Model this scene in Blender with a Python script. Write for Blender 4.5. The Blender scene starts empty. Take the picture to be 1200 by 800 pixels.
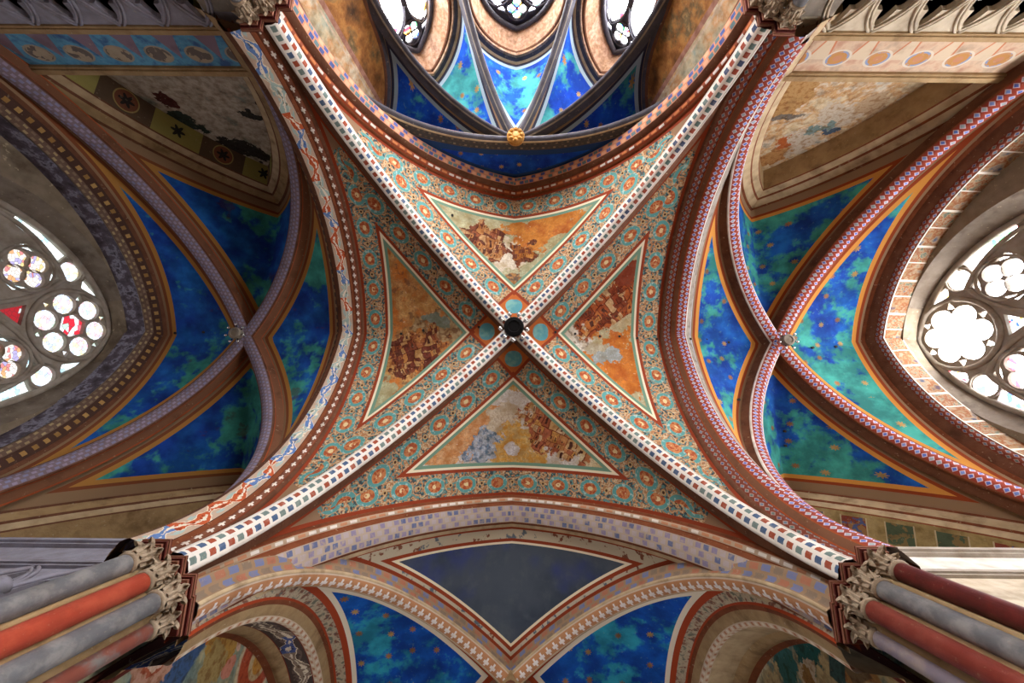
import bpy, math, random
import numpy as np
from mathutils import Matrix, Vector, geometry
random.seed(7)
D = bpy.data; SC = bpy.context.scene; COL = SC.collection
PI = math.pi

# ---------------------------------------------------------------- camera
F, TILT, YAW, ROLL = 443.24, .2031, -.0014, -.0097
CAM = np.array([-.0431, 3.3013, 0.0])
def cam_axes():
    ct, st = math.cos(TILT), math.sin(TILT)
    fwd = np.array([0, -st, ct]); down = np.array([0, ct, st]); right = np.array([1., 0, 0])
    f2 = math.cos(YAW)*fwd + math.sin(YAW)*right; r2 = math.cos(YAW)*right - math.sin(YAW)*fwd
    return math.cos(ROLL)*r2 + math.sin(ROLL)*down, math.cos(ROLL)*down - math.sin(ROLL)*r2, f2
CR, CD, CF = cam_axes()
def un(u, v, **k):                      # pixel of the 1200x800 photograph -> point on a plane x=, y= or z=
    d = CR*(u-600)/F + CD*(v-400)/F + CF
    (ax, val), = k.items(); i = 'xyz'.index(ax)
    return CAM + d*(val-CAM[i])/d[i]
cd = D.cameras.new('camera'); cam = D.objects.new('camera', cd); COL.objects.link(cam)
cd.sensor_width = 36; cd.lens = F*36/1200; cd.clip_start = .05; cd.clip_end = 300
M = Matrix.Identity(4)
for i, ax in enumerate((CR, -CD, -CF)):
    for j in range(3): M[j][i] = ax[j]
M.translation = CAM
cam.matrix_world = M
SC.camera = cam
# ---------------------------------------------------------------- world, light levels, exposure
w = D.worlds.new('daylight'); SC.world = w; w.use_nodes = True
w.node_tree.nodes['Background'].inputs[0].default_value = (.75, .85, 1, 1)
w.node_tree.nodes['Background'].inputs[1].default_value = .6
GLASS = dict(right=22., left=3., apse=28., nave=10.5, facade=6.)
vs = SC.view_settings
vs.view_transform = 'Standard'; vs.look = 'None'; vs.gamma = 1; vs.use_curve_mapping = False
vs.exposure = 0.35

# ---------------------------------------------------------------- shader helper
def lin(h):
    h = h.lstrip('#'); c = [int(h[i:i+2], 16)/255 for i in (0, 2, 4)]
    return tuple(x/12.92 if x <= .04045 else ((x+.055)/1.055)**2.4 for x in c) + (1,)
class K:                                 # one material under construction
    def __init__(s, nt): s.nt = nt
    def n(s, t, **p):
        nd = s.nt.nodes.new(t)
        for k, v in p.items(): setattr(nd, k, v)
        return nd
    def put(s, sock, v):
        if isinstance(v, S): s.nt.links.new(v.s, sock)
        elif isinstance(v, str): sock.default_value = lin(v)
        else: sock.default_value = v
    def m(s, op, a, b=0., c=None):
        nd = s.n('ShaderNodeMath', operation=op)
        s.put(nd.inputs[0], a); s.put(nd.inputs[1], b)
        if c is not None: s.put(nd.inputs[2], c)
        return S(s, nd.outputs[0])
    def mix(s, f, a, b):
        nd = s.n('ShaderNodeMix', data_type='RGBA'); nd.clamp_factor = True
        s.put(nd.inputs[0], f); s.put(nd.inputs[6], a); s.put(nd.inputs[7], b)
        return S(s, nd.outputs[2])
    def mul(s, a, b, f=1.):
        nd = s.n('ShaderNodeMix', data_type='RGBA', blend_type='MULTIPLY')
        s.put(nd.inputs[0], f); s.put(nd.inputs[6], a); s.put(nd.inputs[7], b)
        return S(s, nd.outputs[2])
    def vec(s, x, y, z=0.):
        nd = s.n('ShaderNodeCombineXYZ')
        for i, v in enumerate((x, y, z)): s.put(nd.inputs[i], v)
        return S(s, nd.outputs[0])
    def sep(s, v):
        nd = s.n('ShaderNodeSeparateXYZ'); s.put(nd.inputs[0], v)
        return [S(s, o) for o in nd.outputs]
    def uv(s, name='UVMap'):
        nd = s.n('ShaderNodeUVMap'); nd.uv_map = name
        return s.sep(S(s, nd.outputs[0]))[:2]
    def pos(s):
        nd = s.n('ShaderNodeNewGeometry'); return S(s, nd.outputs['Position'])
    def noise(s, v, sc, det=3., rough=.55, off=0.):
        nd = s.n('ShaderNodeTexNoise'); 
        if off:
            ad = s.n('ShaderNodeVectorMath', operation='ADD'); s.put(ad.inputs[0], v); ad.inputs[1].default_value = (off, off*1.7, -off); v = S(s, ad.outputs[0])
        s.put(nd.inputs['Vector'], v); s.put(nd.inputs['Scale'], sc)
        nd.inputs['Detail'].default_value = det; nd.inputs['Roughness'].default_value = rough
        return S(s, nd.outputs['Fac'])
    def vor(s, v, sc, out='Distance', rnd=1., feat='F1', metric='EUCLIDEAN', dim='2D'):
        nd = s.n('ShaderNodeTexVoronoi', voronoi_dimensions=dim, feature=feat)
        if feat != 'DISTANCE_TO_EDGE': nd.distance = metric
        s.put(nd.inputs['Vector'], v); s.put(nd.inputs['Scale'], sc); s.put(nd.inputs['Randomness'], rnd)
        return S(s, nd.outputs[out])
    def hash(s, v):
        nd = s.n('ShaderNodeTexWhiteNoise', noise_dimensions='2D'); s.put(nd.inputs['Vector'], v)
        return S(s, nd.outputs['Value'])
    def ramp(s, f, stops, const=False):
        nd = s.n('ShaderNodeValToRGB'); cr = nd.color_ramp
        if const: cr.interpolation = 'CONSTANT'
        while len(cr.elements) < len(stops): cr.elements.new(.5)
        for e, (p, c) in zip(cr.elements, stops): e.position = p; e.color = lin(c)
        s.put(nd.inputs[0], f); return S(s, nd.outputs[0])
class S:
    def __init__(s, k, sock): s.k = k; s.s = sock
    def __add__(a, b): return a.k.m('ADD', a, b)
    def __radd__(a, b): return a.k.m('ADD', b, a)
    def __sub__(a, b): return a.k.m('SUBTRACT', a, b)
    def __rsub__(a, b): return a.k.m('SUBTRACT', b, a)
    def __mul__(a, b): return a.k.m('MULTIPLY', a, b)
    def __rmul__(a, b): return a.k.m('MULTIPLY', b, a)
    def __truediv__(a, b): return a.k.m('DIVIDE', a, b)
    def __lt__(a, b): return a.k.m('LESS_THAN', a, b)
    def __gt__(a, b): return a.k.m('GREATER_THAN', a, b)
    def __mod__(a, b): return a.k.m('FLOORED_MODULO', a, b)
    def fract(a): return a.k.m('FRACT', a)
    def floor(a): return a.k.m('FLOOR', a)
    def abs(a): return a.k.m('ABSOLUTE', a)
    def sqrt(a): return a.k.m('SQRT', a)
    def min(a, b): return a.k.m('MINIMUM', a, b)
    def max(a, b): return a.k.m('MAXIMUM', a, b)
    def cos(a): return a.k.m('COSINE', a)
    def step(a, e0, e1):                 # smooth step
        nd = a.k.n('ShaderNodeMapRange', interpolation_type='SMOOTHSTEP'); a.k.put(nd.inputs[0], a)
        nd.inputs[1].default_value = e0; nd.inputs[2].default_value = e1
        return S(a.k, nd.outputs[0])
MATS = {}
def mat(name, fn, rough=.85, bump=.0, bscale=18., metal=0., spec=.25):
    if name in MATS: return MATS[name]
    m = D.materials.new(name); m.use_nodes = True; nt = m.node_tree
    k = K(nt); bs = nt.nodes['Principled BSDF']
    k.put(bs.inputs['Base Color'], fn(k) if callable(fn) else fn)
    bs.inputs['Roughness'].default_value = rough; bs.inputs['Metallic'].default_value = metal
    bs.inputs['Specular IOR Level'].default_value = spec
    if bump:
        nd = k.n('ShaderNodeBump'); nd.inputs['Strength'].default_value = bump; nd.inputs['Distance'].default_value = .03
        k.put(nd.inputs['Height'], k.noise(k.pos(), bscale, 5.)); nt.links.new(nd.outputs[0], bs.inputs['Normal'])
    MATS[name] = m; return m
def worn(k, col, amt=.45, sc=1.6, dirt='#8a7a66'):
    """faded plaster: soft stains plus small losses"""
    p = k.pos()
    n1 = k.noise(p, sc, 5., .6); n2 = k.noise(p, sc*6, 4., .65, 3.)
    c = k.mix(n1.step(.5, .72)*amt, col, k.mul(col, dirt, .9))
    return k.mix((n2.step(.63, .70))*(amt*.9), c, '#b9a98c')

# ---------------------------------------------------------------- mesh helpers
def arr(*p): return np.array(p, float)
class MB:
    """collects faces; uv maps: dict name -> per-loop list"""
    def __init__(s): s.v = []; s.f = []; s.uv = {}; s.mi = []
    def add(s, verts, faces, uv=None, mi=0):
        o = len(s.v); s.v.extend([tuple(map(float, p)) for p in verts])
        for q in faces: s.f.append([i+o for i in q]); s.mi.append(mi)
        for nm in set(s.uv) | set(uv or {}):
            l = s.uv.setdefault(nm, [])
            need = sum(len(q) for q in s.f) - sum(len(q) for q in faces)
            while len(l) < need: l.append((0., 0.))
            for q in faces:
                for i in q: l.append(tuple(map(float, uv[nm][i])) if uv and nm in uv else (0., 0.))
        return s
    def box(s, c, h, rz=0., mi=0):
        ca, sa = math.cos(rz), math.sin(rz); vs_ = []
        for z in (-1, 1):
            for x, y in ((-1, -1), (1, -1), (1, 1), (-1, 1)):
                X, Y = x*h[0], y*h[1]; vs_.append((c[0]+X*ca-Y*sa, c[1]+X*sa+Y*ca, c[2]+z*h[2]))
        return s.add(vs_, [(3, 2, 1, 0), (4, 5, 6, 7), (0, 1, 5, 4), (1, 2, 6, 5), (2, 3, 7, 6), (3, 0, 4, 7)], mi=mi)
    def lathe(s, c, prof, n=16, axis=None, mi=0):
        """prof: list of (r, z)"""
        vs_ = []; fs = []
        for r, z in prof:
            for i in range(n):
                a = 2*PI*i/n; vs_.append(arr(r*math.cos(a), r*math.sin(a), z))
        m = len(prof)
        for j in range(m-1):
            for i in range(n): fs.append((j*n+i, j*n+(i+1) % n, (j+1)*n+(i+1) % n, (j+1)*n+i))
        fs.append(tuple(range(n-1, -1, -1))); fs.append(tuple(range((m-1)*n, m*n)))
        if axis is not None:
            q = Vector((0, 0, 1)).rotation_difference(Vector(axis)).to_matrix(); vs_ = [np.array(q @ Vector(p)) for p in vs_]
        return s.add([p+arr(*c) for p in vs_], fs, mi=mi)
    def tube(s, path, r, n=8, mi=0):
        P = [arr(*p) for p in path]; vs_ = []; fs = []
        for i, p in enumerate(P):
            t = P[min(i+1, len(P)-1)]-P[max(i-1, 0)]; t /= np.linalg.norm(t)
            a = np.cross(t, (0, 0, 1.)); 
            if np.linalg.norm(a) < 1e-3: a = np.cross(t, (1., 0, 0))
            a /= np.linalg.norm(a); b = np.cross(t, a); rr = r[i] if hasattr(r, '__len__') else r
            for j in range(n): an = 2*PI*j/n; vs_.append(p+rr*(a*math.cos(an)+b*math.sin(an)))
        for i in range(len(P)-1):
            for j in range(n): fs.append((i*n+j, i*n+(j+1) % n, (i+1)*n+(j+1) % n, (i+1)*n+j))
        fs.append(tuple(range(n-1, -1, -1))); fs.append(tuple(range((len(P)-1)*n, len(P)*n)))
        return s.add(vs_, fs, mi=mi)
    def grid(s, G, uv=None, close=False, mi=0):
        """G: (n, m, 3)"""
        n, m = G.shape[:2]; fs = []
        for i in range(n-1):
            for j in range(m-1): fs.append((i*m+j, i*m+j+1, (i+1)*m+j+1, (i+1)*m+j))
        u2 = {k: np.asarray(v).reshape(-1, 2) for k, v in uv.items()} if uv else None
        return s.add(G.reshape(-1, 3), fs, u2, mi)
ORIG = {}
def mesh_obj(name, mb, mats, parent=None, label=None, smooth=False, loc=None):
    base = arr(*ORIG[parent.name]) if parent is not None else (arr(*loc) if loc is not None else arr(0, 0, 0))
    me = D.meshes.new(name); me.from_pydata([tuple(arr(*v)-base) for v in mb.v], [], mb.f)
    for nm, l in mb.uv.items():
        while len(l) < len(me.loops): l.append((0., 0.))
        me.uv_layers.new(name=nm).data.foreach_set('uv', np.array(l, 'f').ravel())
    for m in (mats if isinstance(mats, (list, tuple)) else [mats]): me.materials.append(m)
    if any(mb.mi): me.polygons.foreach_set('material_index', mb.mi)
    if smooth: me.polygons.foreach_set('use_smooth', [True]*len(me.polygons))
    me.update()
    o = D.objects.new(name, me); COL.objects.link(o)
    if parent is not None:
        o.parent = parent; ORIG[o.name] = tuple(base)
    else:
        o.location = base; ORIG[o.name] = tuple(base)
    if label: o['label'] = label
    return o
def thing(name, label, cat, loc, group=None):
    o = D.objects.new(name, None); COL.objects.link(o); o.location = loc; o.empty_display_size = .2
    ORIG[o.name] = tuple(loc); o['label'] = label; o['category'] = cat
    if group: o['group'] = group
    return o
def setting(name, label, loc):
    o = D.objects.new(name, None); COL.objects.link(o); o.location = loc; ORIG[o.name] = tuple(loc)
    o['label'] = label; o['kind'] = 'structure'; return o
def struct(o, label): o['kind'] = 'structure'; o['label'] = label; return o

# ---------------------------------------------------------------- curves
def pointed(P0, P1, rise, n=48):
    """pointed (or elliptic when low) arch from P0 to P1, returns points (2n+1, 3)"""
    P0, P1 = arr(*P0), arr(*P1); c = np.linalg.norm((P1-P0)[:2])/2; d = (P1-P0)/(2*c); mid = (P0+P1)/2
    if rise > c*1.005:
        R = (c*c+rise*rise)/(2*c); cx = -c+R; a1 = math.acos(min(1, cx/R))
        th = np.linspace(PI, PI-(PI-math.acos(-cx/R)), n+1)
        L = np.stack([cx+R*np.cos(th), R*np.sin(th)], 1)
    else:
        th = np.linspace(PI, PI/2, n+1); L = np.stack([c*np.cos(th), rise*np.sin(th)], 1)
    Rr = L[::-1].copy(); Rr[:, 0] *= -1
    Q = np.concatenate([L, Rr[1:]])
    return mid + Q[:, :1]*d + Q[:, 1:]*arr(0, 0, 1.)
def halfrib(Sp, B, n=48, zs=None):
    """quarter ellipse from springing point to the boss, on a vertical leg up to zs if given"""
    Sp, B = arr(*Sp), arr(*B); th = np.linspace(0, PI/2, n+1)[:, None]; z0 = zs or Sp[2]
    P = B + (Sp-B)*np.cos(th); P[:, 2] = (z0+(B[2]-z0)*np.sin(th))[:, 0]
    if zs:
        Q = np.concatenate([Sp[None], P]); u = arclen(Q); t = np.linspace(0, u[-1], n+1); P = np.stack([np.interp(t, u, Q[:, i]) for i in range(3)], 1)
    return P
def frame(P, inside):
    """per-point inward normal (in the curve's vertical plane, towards `inside`) and binormal, with mitre"""
    T = np.gradient(P, axis=0); Tn = T/np.linalg.norm(T, axis=1)[:, None]
    h = P[-1]-P[0]; h[2] = 0; h /= np.linalg.norm(h); Bn = np.cross(h, (0, 0, 1.))
    N = np.cross(Tn, Bn); 
    sg = np.sign(((arr(*inside)-P)*N).sum(1)); sg[sg == 0] = 1
    if (sg > 0).sum() > len(sg)/2: N = N
    else: N = -N
    seg = np.diff(P, axis=0); seg /= np.linalg.norm(seg, axis=1)[:, None]
    mit = np.ones(len(P)); dt = (seg[1:]*seg[:-1]).sum(1); mit[1:-1] = 1/np.sqrt(np.clip((1+dt)/2, .3, 1))
    return N*mit[:, None], np.tile(Bn, (len(P), 1))
def arclen(P):
    return np.concatenate([[0], np.cumsum(np.linalg.norm(np.diff(P, axis=0), axis=1))])
def strip(P, N, Bv, prof):
    """sweep an open profile [(b, n), ...]; uv = (arc length from the middle, 0..1 across)"""
    prof = np.array(prof, float)
    G = P[:, None, :] + prof[None, :, :1]*Bv[:, None, :] + prof[None, :, 1:]*N[:, None, :]
    u = arclen(P); v = arclen(np.concatenate([prof, np.zeros((len(prof), 1))], 1)); v = v/max(v[-1], 1e-6)
    UV = np.stack(np.broadcast_arrays(u[:, None], v[None, :]), -1)
    mb = MB(); mb.grid(G, {'UVMap': UV}); return mb
def roll(b0, n0, b1, n1, bulge, k=6):
    """rounded profile from (b0,n0) to (b1,n1)"""
    out = []; dx, dy = b1-b0, n1-n0; L = math.hypot(dx, dy); nx, ny = -dy/L, dx/L
    for i in range(k+1):
        t = i/k; s = math.sin(PI*t)*bulge; out.append((b0+dx*t+nx*s, n0+dy*t+ny*s))
    return out
def sweep_thing(root, P, inside, parts, flip=1):
    """parts: (name, material, profile, label)"""
    N, Bv = frame(P, inside); Bv = Bv*flip
    for p in parts:
        nm, m, prof = p[:3]
        mesh_obj(nm, strip(P, N, Bv, prof), m, root, p[3] if len(p) > 3 else None, smooth=len(prof) > 2)
def offset(P, inside, d):
    N, _ = frame(P, inside); return P+N*d
def web_mesh(A, B, nt=40, bulge=.15, cen=None):
    """surface between side curve A and rib curve B (same count), with uv maps 'rib' and 'arch' = (length along, distance from)"""
    t = np.linspace(0, 1, nt+1)[None, :, None]
    G = A[:, None]*(1-t)+B[:, None]*t
    G[..., 2] += (4*t*(1-t))[..., 0]*bulge*np.clip(np.linalg.norm(A-B, axis=1)/4, 0, 1)[:, None]
    def near(G, C):
        u = arclen(C); u = np.abs(u-u[len(C)//2]); Q = G.reshape(-1, 3)
        d = ((Q[:, None]-C[None])**2).sum(2); i = d.argmin(1)
        best = np.sqrt(d[np.arange(len(Q)), i]); uu = u[i].copy()
        for k in (-1, 0):
            a = np.clip(i+k, 0, len(C)-2); p, q = C[a], C[a+1]; L = (q-p); tt = np.clip(((Q-p)*L).sum(1)/(L*L).sum(1), 0, 1)
            dd = np.linalg.norm(p+L*tt[:, None]-Q, axis=1); m = dd < best-1e-9; best[m] = dd[m]; uu[m] = (u[a]+(u[a+1]-u[a])*tt)[m]
        return np.stack([uu, best], 1)
    mb = MB(); mb.grid(G, {'rib': near(G, B), 'arch': near(G, A)}); return mb
def plate(outline, holes, to3d, depth, back=True):
    """flat slab with holes. outline/holes: 2d loops; to3d(x, y, d) gives the point at depth d"""
    loops = [outline]+holes; vs_, edges = [], []
    for lp in loops:
        o = len(vs_); vs_ += [Vector(p) for p in lp]; n = len(lp); edges += [(o+i, o+(i+1) % n) for i in range(n)]
    r = geometry.delaunay_2d_cdt(vs_, edges, [], 1, 1e-5)
    ov, of = r[0], r[2]
    def inside(p, lp):
        c = False; n = len(lp)
        for i in range(n):
            a, b = lp[i], lp[(i+1) % n]
            if (a[1] > p[1]) != (b[1] > p[1]) and p[0] < (b[0]-a[0])*(p[1]-a[1])/(b[1]-a[1])+a[0]: c = not c
        return c
    bbs = [(min(p[0] for p in h), max(p[0] for p in h), min(p[1] for p in h), max(p[1] for p in h)) for h in holes]
    keep = []
    for q in of:
        c = (sum(ov[i].x for i in q)/len(q), sum(ov[i].y for i in q)/len(q))
        if not inside(c, outline): continue
        if any(b[0] <= c[0] <= b[1] and b[2] <= c[1] <= b[3] and inside(c, h) for b, h in zip(bbs, holes)): continue
        keep.append(q)
    mb = MB(); uvf = [(p.x, p.y) for p in ov]
    mb.add([to3d(p.x, p.y, 0) for p in ov], keep, {'UVMap': uvf})
    if back: mb.add([to3d(p.x, p.y, depth) for p in ov], [q[::-1] for q in keep], {'UVMap': uvf})
    for lp in loops:
        n = len(lp)
        mb.add([to3d(p[0], p[1], 0) for p in lp]+[to3d(p[0], p[1], depth) for p in lp],
               [(i, (i+1) % n, n+(i+1) % n, n+i) for i in range(n)], {'UVMap': [tuple(p) for p in lp]*2})
    return mb
def circ(cx, cy, r, n=24, a0=0.): return [(cx+r*math.cos(a0+2*PI*i/n), cy+r*math.sin(a0+2*PI*i/n)) for i in range(n)]
def arch2d(cx, y0, ys, half, rise, n=10, foil=0.):
    """pointed opening outline; foil>0 adds cusps (trefoil head)"""
    P = pointed((-half, 0, ys), (half, 0, ys), rise, n); L = [(cx-half, y0), (cx+half, y0)]
    out = []
    for i, p in enumerate(P[::-1]):
        x, z = p[0], p[2]
        if foil:
            t = i/(2*n); s = abs(math.sin(3*PI*t)); k = 1-foil*(1-s)*(0 if t in (0, 1) else 1)*(1 if .12 < t < .88 else 0)
            k = 1-foil*max(0, 1-abs(t-1/3)/.1)-foil*max(0, 1-abs(t-2/3)/.1)
            x, z = x*k, ys+(z-ys)*k
        out.append((cx+x, z))
    return L+out

# ---------------------------------------------------------------- paint
def blocks(name, ground, cols, pu, rows, fu=.34, fv=.34, fade=.35, shift=.5, diamond=False, outline=None):
    """rows of painted rectangles / lozenges on a ground; uv in metres x 0..1"""
    def fn(k):
        u, v = k.uv(); vr = v*rows; row = vr.floor(); uu = u/pu + row*shift; cell = uu.floor()
        a = (uu.fract()-.5).abs(); b = (vr.fract()-.5).abs()
        h = k.hash(k.vec(cell, row)); alt = ((cell+row) % 2.) > .5
        col = k.mix(alt, cols[0], cols[1])
        if len(cols) > 2: col = k.mix(h > .72, col, cols[2])
        if diamond: d = a+b; m = d < fu; ring = (d-fu).abs() < .07
        else: m = (a < fu)*(b < fv); ring = None
        c = k.mix(m, ground, col)
        if diamond and outline: c = k.mix(ring, c, outline)
        return worn(k, k.mix(k.noise(k.pos(), 9, 3.).step(.45, .8)*fade, c, ground), .3)
    return mat(name, fn)
def scroll(name, ground, c1, c2, c3, pu=.55, dark='#4a2a1c'):
    """running flourishes: lobes of three colours with thin light edges"""
    def fn(k):
        u, v = k.uv(); cell = (u/pu).floor(); h = k.hash(k.vec(cell, 2.)); x = (u/pu).fract()-.5; y = v-.5
        n = k.noise(k.vec(u*2.2, v*1.4), 2.4, 3.); ph = u/pu*PI
        wv = y-ph.cos()*.20+(n-.5)*.5; wid = (ph*2.+.8).cos()*.11+.23
        col = k.mix(h > .42, c1, c2); col = k.mix(h > .74, col, c3); col = k.mix(n > .60, col, k.mul(col, '#c0b0a0'))
        c = k.mix(wv.abs() < wid+.05, ground, '#ddcfb4'); c = k.mix(wv.abs() < wid, c, col); c = k.mix((wv.abs() < wid*.28)*(n > .46), c, '#ded2bc')
        w2 = y+ph.cos()*.24; c = k.mix((w2.abs() < .10)*(wv.abs() > wid+.05)*(n > .45), c, c3)
        c = k.mix((v-.5).abs() > .46, c, dark)
        return worn(k, c, .35)
    return mat(name, fn)
def plain(name, col, amt=.5, bump=.25, sc=1.6, rough=.85, dirt='#8a7a66'):
    return mat(name, lambda k: worn(k, k.mix(k.noise(k.pos(), 3., 5.).step(.3, .75)*.5, col, k.mul(col, '#b8aa96')), amt, sc, dirt), rough, bump)
def edged(name, ground, line, c2=None, n=3):
    """moulding with painted line along each side"""
    def fn(k):
        u, v = k.uv(); e = (v-.5).abs()
        c = k.mix(e > .36, ground, line)
        if c2:
            dash = ((u*3.2).fract()-.5).abs() < .34; h = k.hash(k.vec((u*3.2).floor(), 1.))
            c = k.mix(dash*(e < .2), c, k.mix(h > .5, c2[0], c2[1]))
        return worn(k, c, .4)
    return mat(name, fn)
def stars_dots(name, ground, dot, pu=.32, line='#7c3415'):
    def fn(k):
        u, v = k.uv(); a = ((u/pu).fract()-.5)*pu*3.2; b = v-.5
        cross = ((a.abs() < .10)*(b.abs() < .30)+(b.abs() < .10)*(a.abs() < .30)).min(1.)
        c = k.mix(cross, ground, dot); c = k.mix(b.abs() > .42, c, line)
        return worn(k, c, .35)
    return mat(name, fn)
def fresco(name, cols, sc=.5, seed=0., amt=.45, stretch=(1, 1, 1), lines=True):
    """loose figure painting too far gone to read: patches of several colours with dark outlines and plaster losses"""
    def fn(k):
        x, y, z = k.sep(k.pos()); p = k.vec(x*stretch[0]+seed*3.1, y*stretch[1], z*stretch[2])
        n0 = k.noise(p, sc, 5., .6); n1 = k.noise(p, sc*1.9, 4., .6, 5.+seed); n2 = k.noise(p, sc*4.2, 5., .6, 11.+seed)
        c = k.ramp(n0+(n1-.5)*.7+(n2-.5)*.25, [(.22+.56*i/(len(cols)-1), q) for i, q in enumerate(cols)])
        c = k.mul(c, k.mix(k.noise(p, sc*9, 4., .6, 3.).step(.3, .7), '#a89684', '#ffffff'), .7)
        c = k.mix(n2.step(.58, .66)*.55, c, cols[-1])
        return worn(k, c, amt)
    return mat(name, fn, bump=.2)
GOLD = '#c9a060'
def blue_web(name, rib_w, arch_w, deep='#1340a8', teal='#2f9c96', mid='#1d5fc0', edge='#c98a3c', inner='#8e3c18', patch=.5, stars=True, seed=0., border=None, rust=None, steep=False):
    """star-painted vault web with orange edge lines following the ribs and the arch"""
    def fn(k):
        x, y, z = k.sep(k.pos()); p = k.vec(x+seed, y, z)
        ur, dr = k.uv('rib'); ua, da = k.uv('arch')
        n = k.noise(p, .42, 5., .62); n2 = k.noise(p, 2.4, 5., .6, 4.)
        f = (n+(n2-.5)*.35).step(patch-.04, patch+.05)
        c = k.mix(f, k.mix(k.noise(p, 1.1, 3.).step(.35, .7), deep, mid), teal)
        c = k.mix(k.noise(p, 7., 3., .6, 9.).step(.62, .72)*(.3 if stars else 0.), c, '#7fb8a8')
        if rust: c = k.mix(k.noise(p, .9, 4., .6, 21.).step(.62, .68)*rust, c, '#5a3030')
        if stars:
            y = z if steep else y; q = k.vec(x*1.25+seed, y*1.25); pc = k.vor(q, 1., 'Position', .45); px, py, _ = k.sep(pc)
            dx = x*1.25+seed-px; dy = y*1.25-py; r = (dx*dx+dy*dy).sqrt()
            at = k.m('ARCTAN2', dy, dx); st = r < ((at*8.).cos()*.035+.10)
            h = k.hash(pc); c = k.mix(st*(h > .15), c, k.mix(h > .6, GOLD, '#a8764a'))
        c = k.mul(c, k.mix(k.noise(p, 1.3, 5., .6, 31.).step(.35, .7), '#8a94a0', '#ffffff'), .8)
        d = (dr-rib_w).min(da-arch_w)
        c = k.mix(d < .24, c, edge); c = k.mix(d < .10, c, inner); c = k.mix(d < 0., c, border or '#8b6f52')
        if border:
            n3 = k.noise(p, 5., 3., .6, 2.); c = k.mix(d < 0., c, k.ramp(n3, [(.36, '#6a6a5c'), (.46, '#b4a488'), (.54, '#a0907a'), (.6, '#7a4a34'), (.68, '#56605c')])); c = k.mix((d < 0.)*(d > -.07), c, inner); c = k.mix(da < .06, c, inner)
        return c
    return mat(name, fn)

PAL = dict(rust='#8f3a1c', cream='#e6d8b8', orange='#d07a34', teal='#5fa09a', blue='#3d62b0', sage='#b7b694')
def ornament(k, u, d, width, ground='#b26a45', tint=None):
    """band of ringed medallions with foliage between; d measured from the band's edge, 0..width"""
    v = d/width; pu = width*1.45; uu = u/pu; cell = uu.floor(); x = (uu.fract()-.5)*1.45; y = v-.5; p = k.pos()
    h = k.hash(k.vec(cell, 3.)); n = k.noise(p, 5., 2., .5); n2 = k.noise(p, 10., 2., .5, 2.)
    r = (x*x*1.0+y*y*1.75).sqrt()+(n-.5)*.10
    # foliage between: curled strokes around a small knot
    xe = x.abs()-.725; q = (xe*xe+y*y).sqrt(); curl = (q*15.+n*22.).cos()
    c = k.mix(curl > .35, ground, k.mix(n2 > .5, '#3a4c50', '#5f8c88')); c = k.mix(curl < -.86, c, '#c4b08c'); c = k.mix(q < .10, c, '#b89a6c'); c = k.mix(q < .05, c, '#4a2c1c')
    ringc = k.mix(h > .35, k.mix(h > .68, '#62aaa8', '#4468b4'), '#5a9894')
    c = k.mix(r < .48, c, '#b89c74'); c = k.mix(r < .46, c, k.mix(n2 > .6, ringc, '#9fbcb8')); c = k.mix(r < .30, c, '#b88c5c')
    c = k.mix(r < .29, c, k.mix(n2 > .5, '#a4502e', '#c07c4c')); c = k.mix((r < .12)*(n > .45), c, '#dcc490')
    return c
def painted_web(name, scene, rib_w=.33, band=.84, arch_band=.80, ground='#b26a45', base='#b9b696'):
    """crossing web: ornament band, red/white/green border and a painted triangular scene"""
    def fn(k):
        ur, dr = k.uv('rib'); ua, da = k.uv('arch'); x, y, z = k.sep(k.pos())
        a = dr-rib_w; b = da-.05
        onrib = (a/band) < (b/arch_band)
        band_rib = ornament(k, ur, a, band, ground); band_arc = ornament(k, ua, b, arch_band, ground)
        c = k.mix(onrib, band_arc, band_rib)
        d = (a-band).min((b-arch_band)*1.0)           # >0 inside the scene
        # plain plaster where the webs narrow to the springing
        c = k.mix((ur > 8.6)*(d < 0.), c, '#8f7054')
        c = k.mix((a < .05)+(b < .05), c, PAL['rust'])
        pan = scene(k, x, y)
        pan = aged(k, x, y, pan)
        c = k.mix(d > 0., c, PAL['rust']); c = k.mix(d > .11, c, PAL['cream']); c = k.mix(d > .19, c, '#6f8f78'); c = k.mix(d > .30, c, pan)
        # four lozenges with roundels beside the boss
        return c
    return mat(name, fn, bump=.15)
ZS = 14.
def blob(k, x, y, u, v, ru, rv, rot=0., jag=.35, nsc=1.6, seed=0.):
    """mask of an irregular patch whose place is measured on the photograph (on the vault, z = 14 m)"""
    c = un(u, v, z=ZS); rx = ru*ZS/F; ry = rv*ZS/F
    wx = k.noise(k.vec(x+seed, y, 3.), nsc*.9, 4., .6); wy = k.noise(k.vec(x+seed, y, 9.), nsc*.9, 4., .6)
    dx = x-float(c[0])+(wx-.5)*min(rx, ry)*2.2; dy = y-float(c[1])+(wy-.5)*min(rx, ry)*2.2; ca, sa = math.cos(rot), math.sin(rot)
    X = (dx*ca+dy*sa)/rx; Y = (dy*ca-dx*sa)/ry
    r = (X*X+Y*Y).sqrt() if jag >= 0 else X.abs().max(Y.abs())
    n = k.noise(k.vec(x+seed, y, 0.), nsc, 4., .6)
    return (r+(n-.5)*abs(jag)*6.5).step(1.05, .95)
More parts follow.
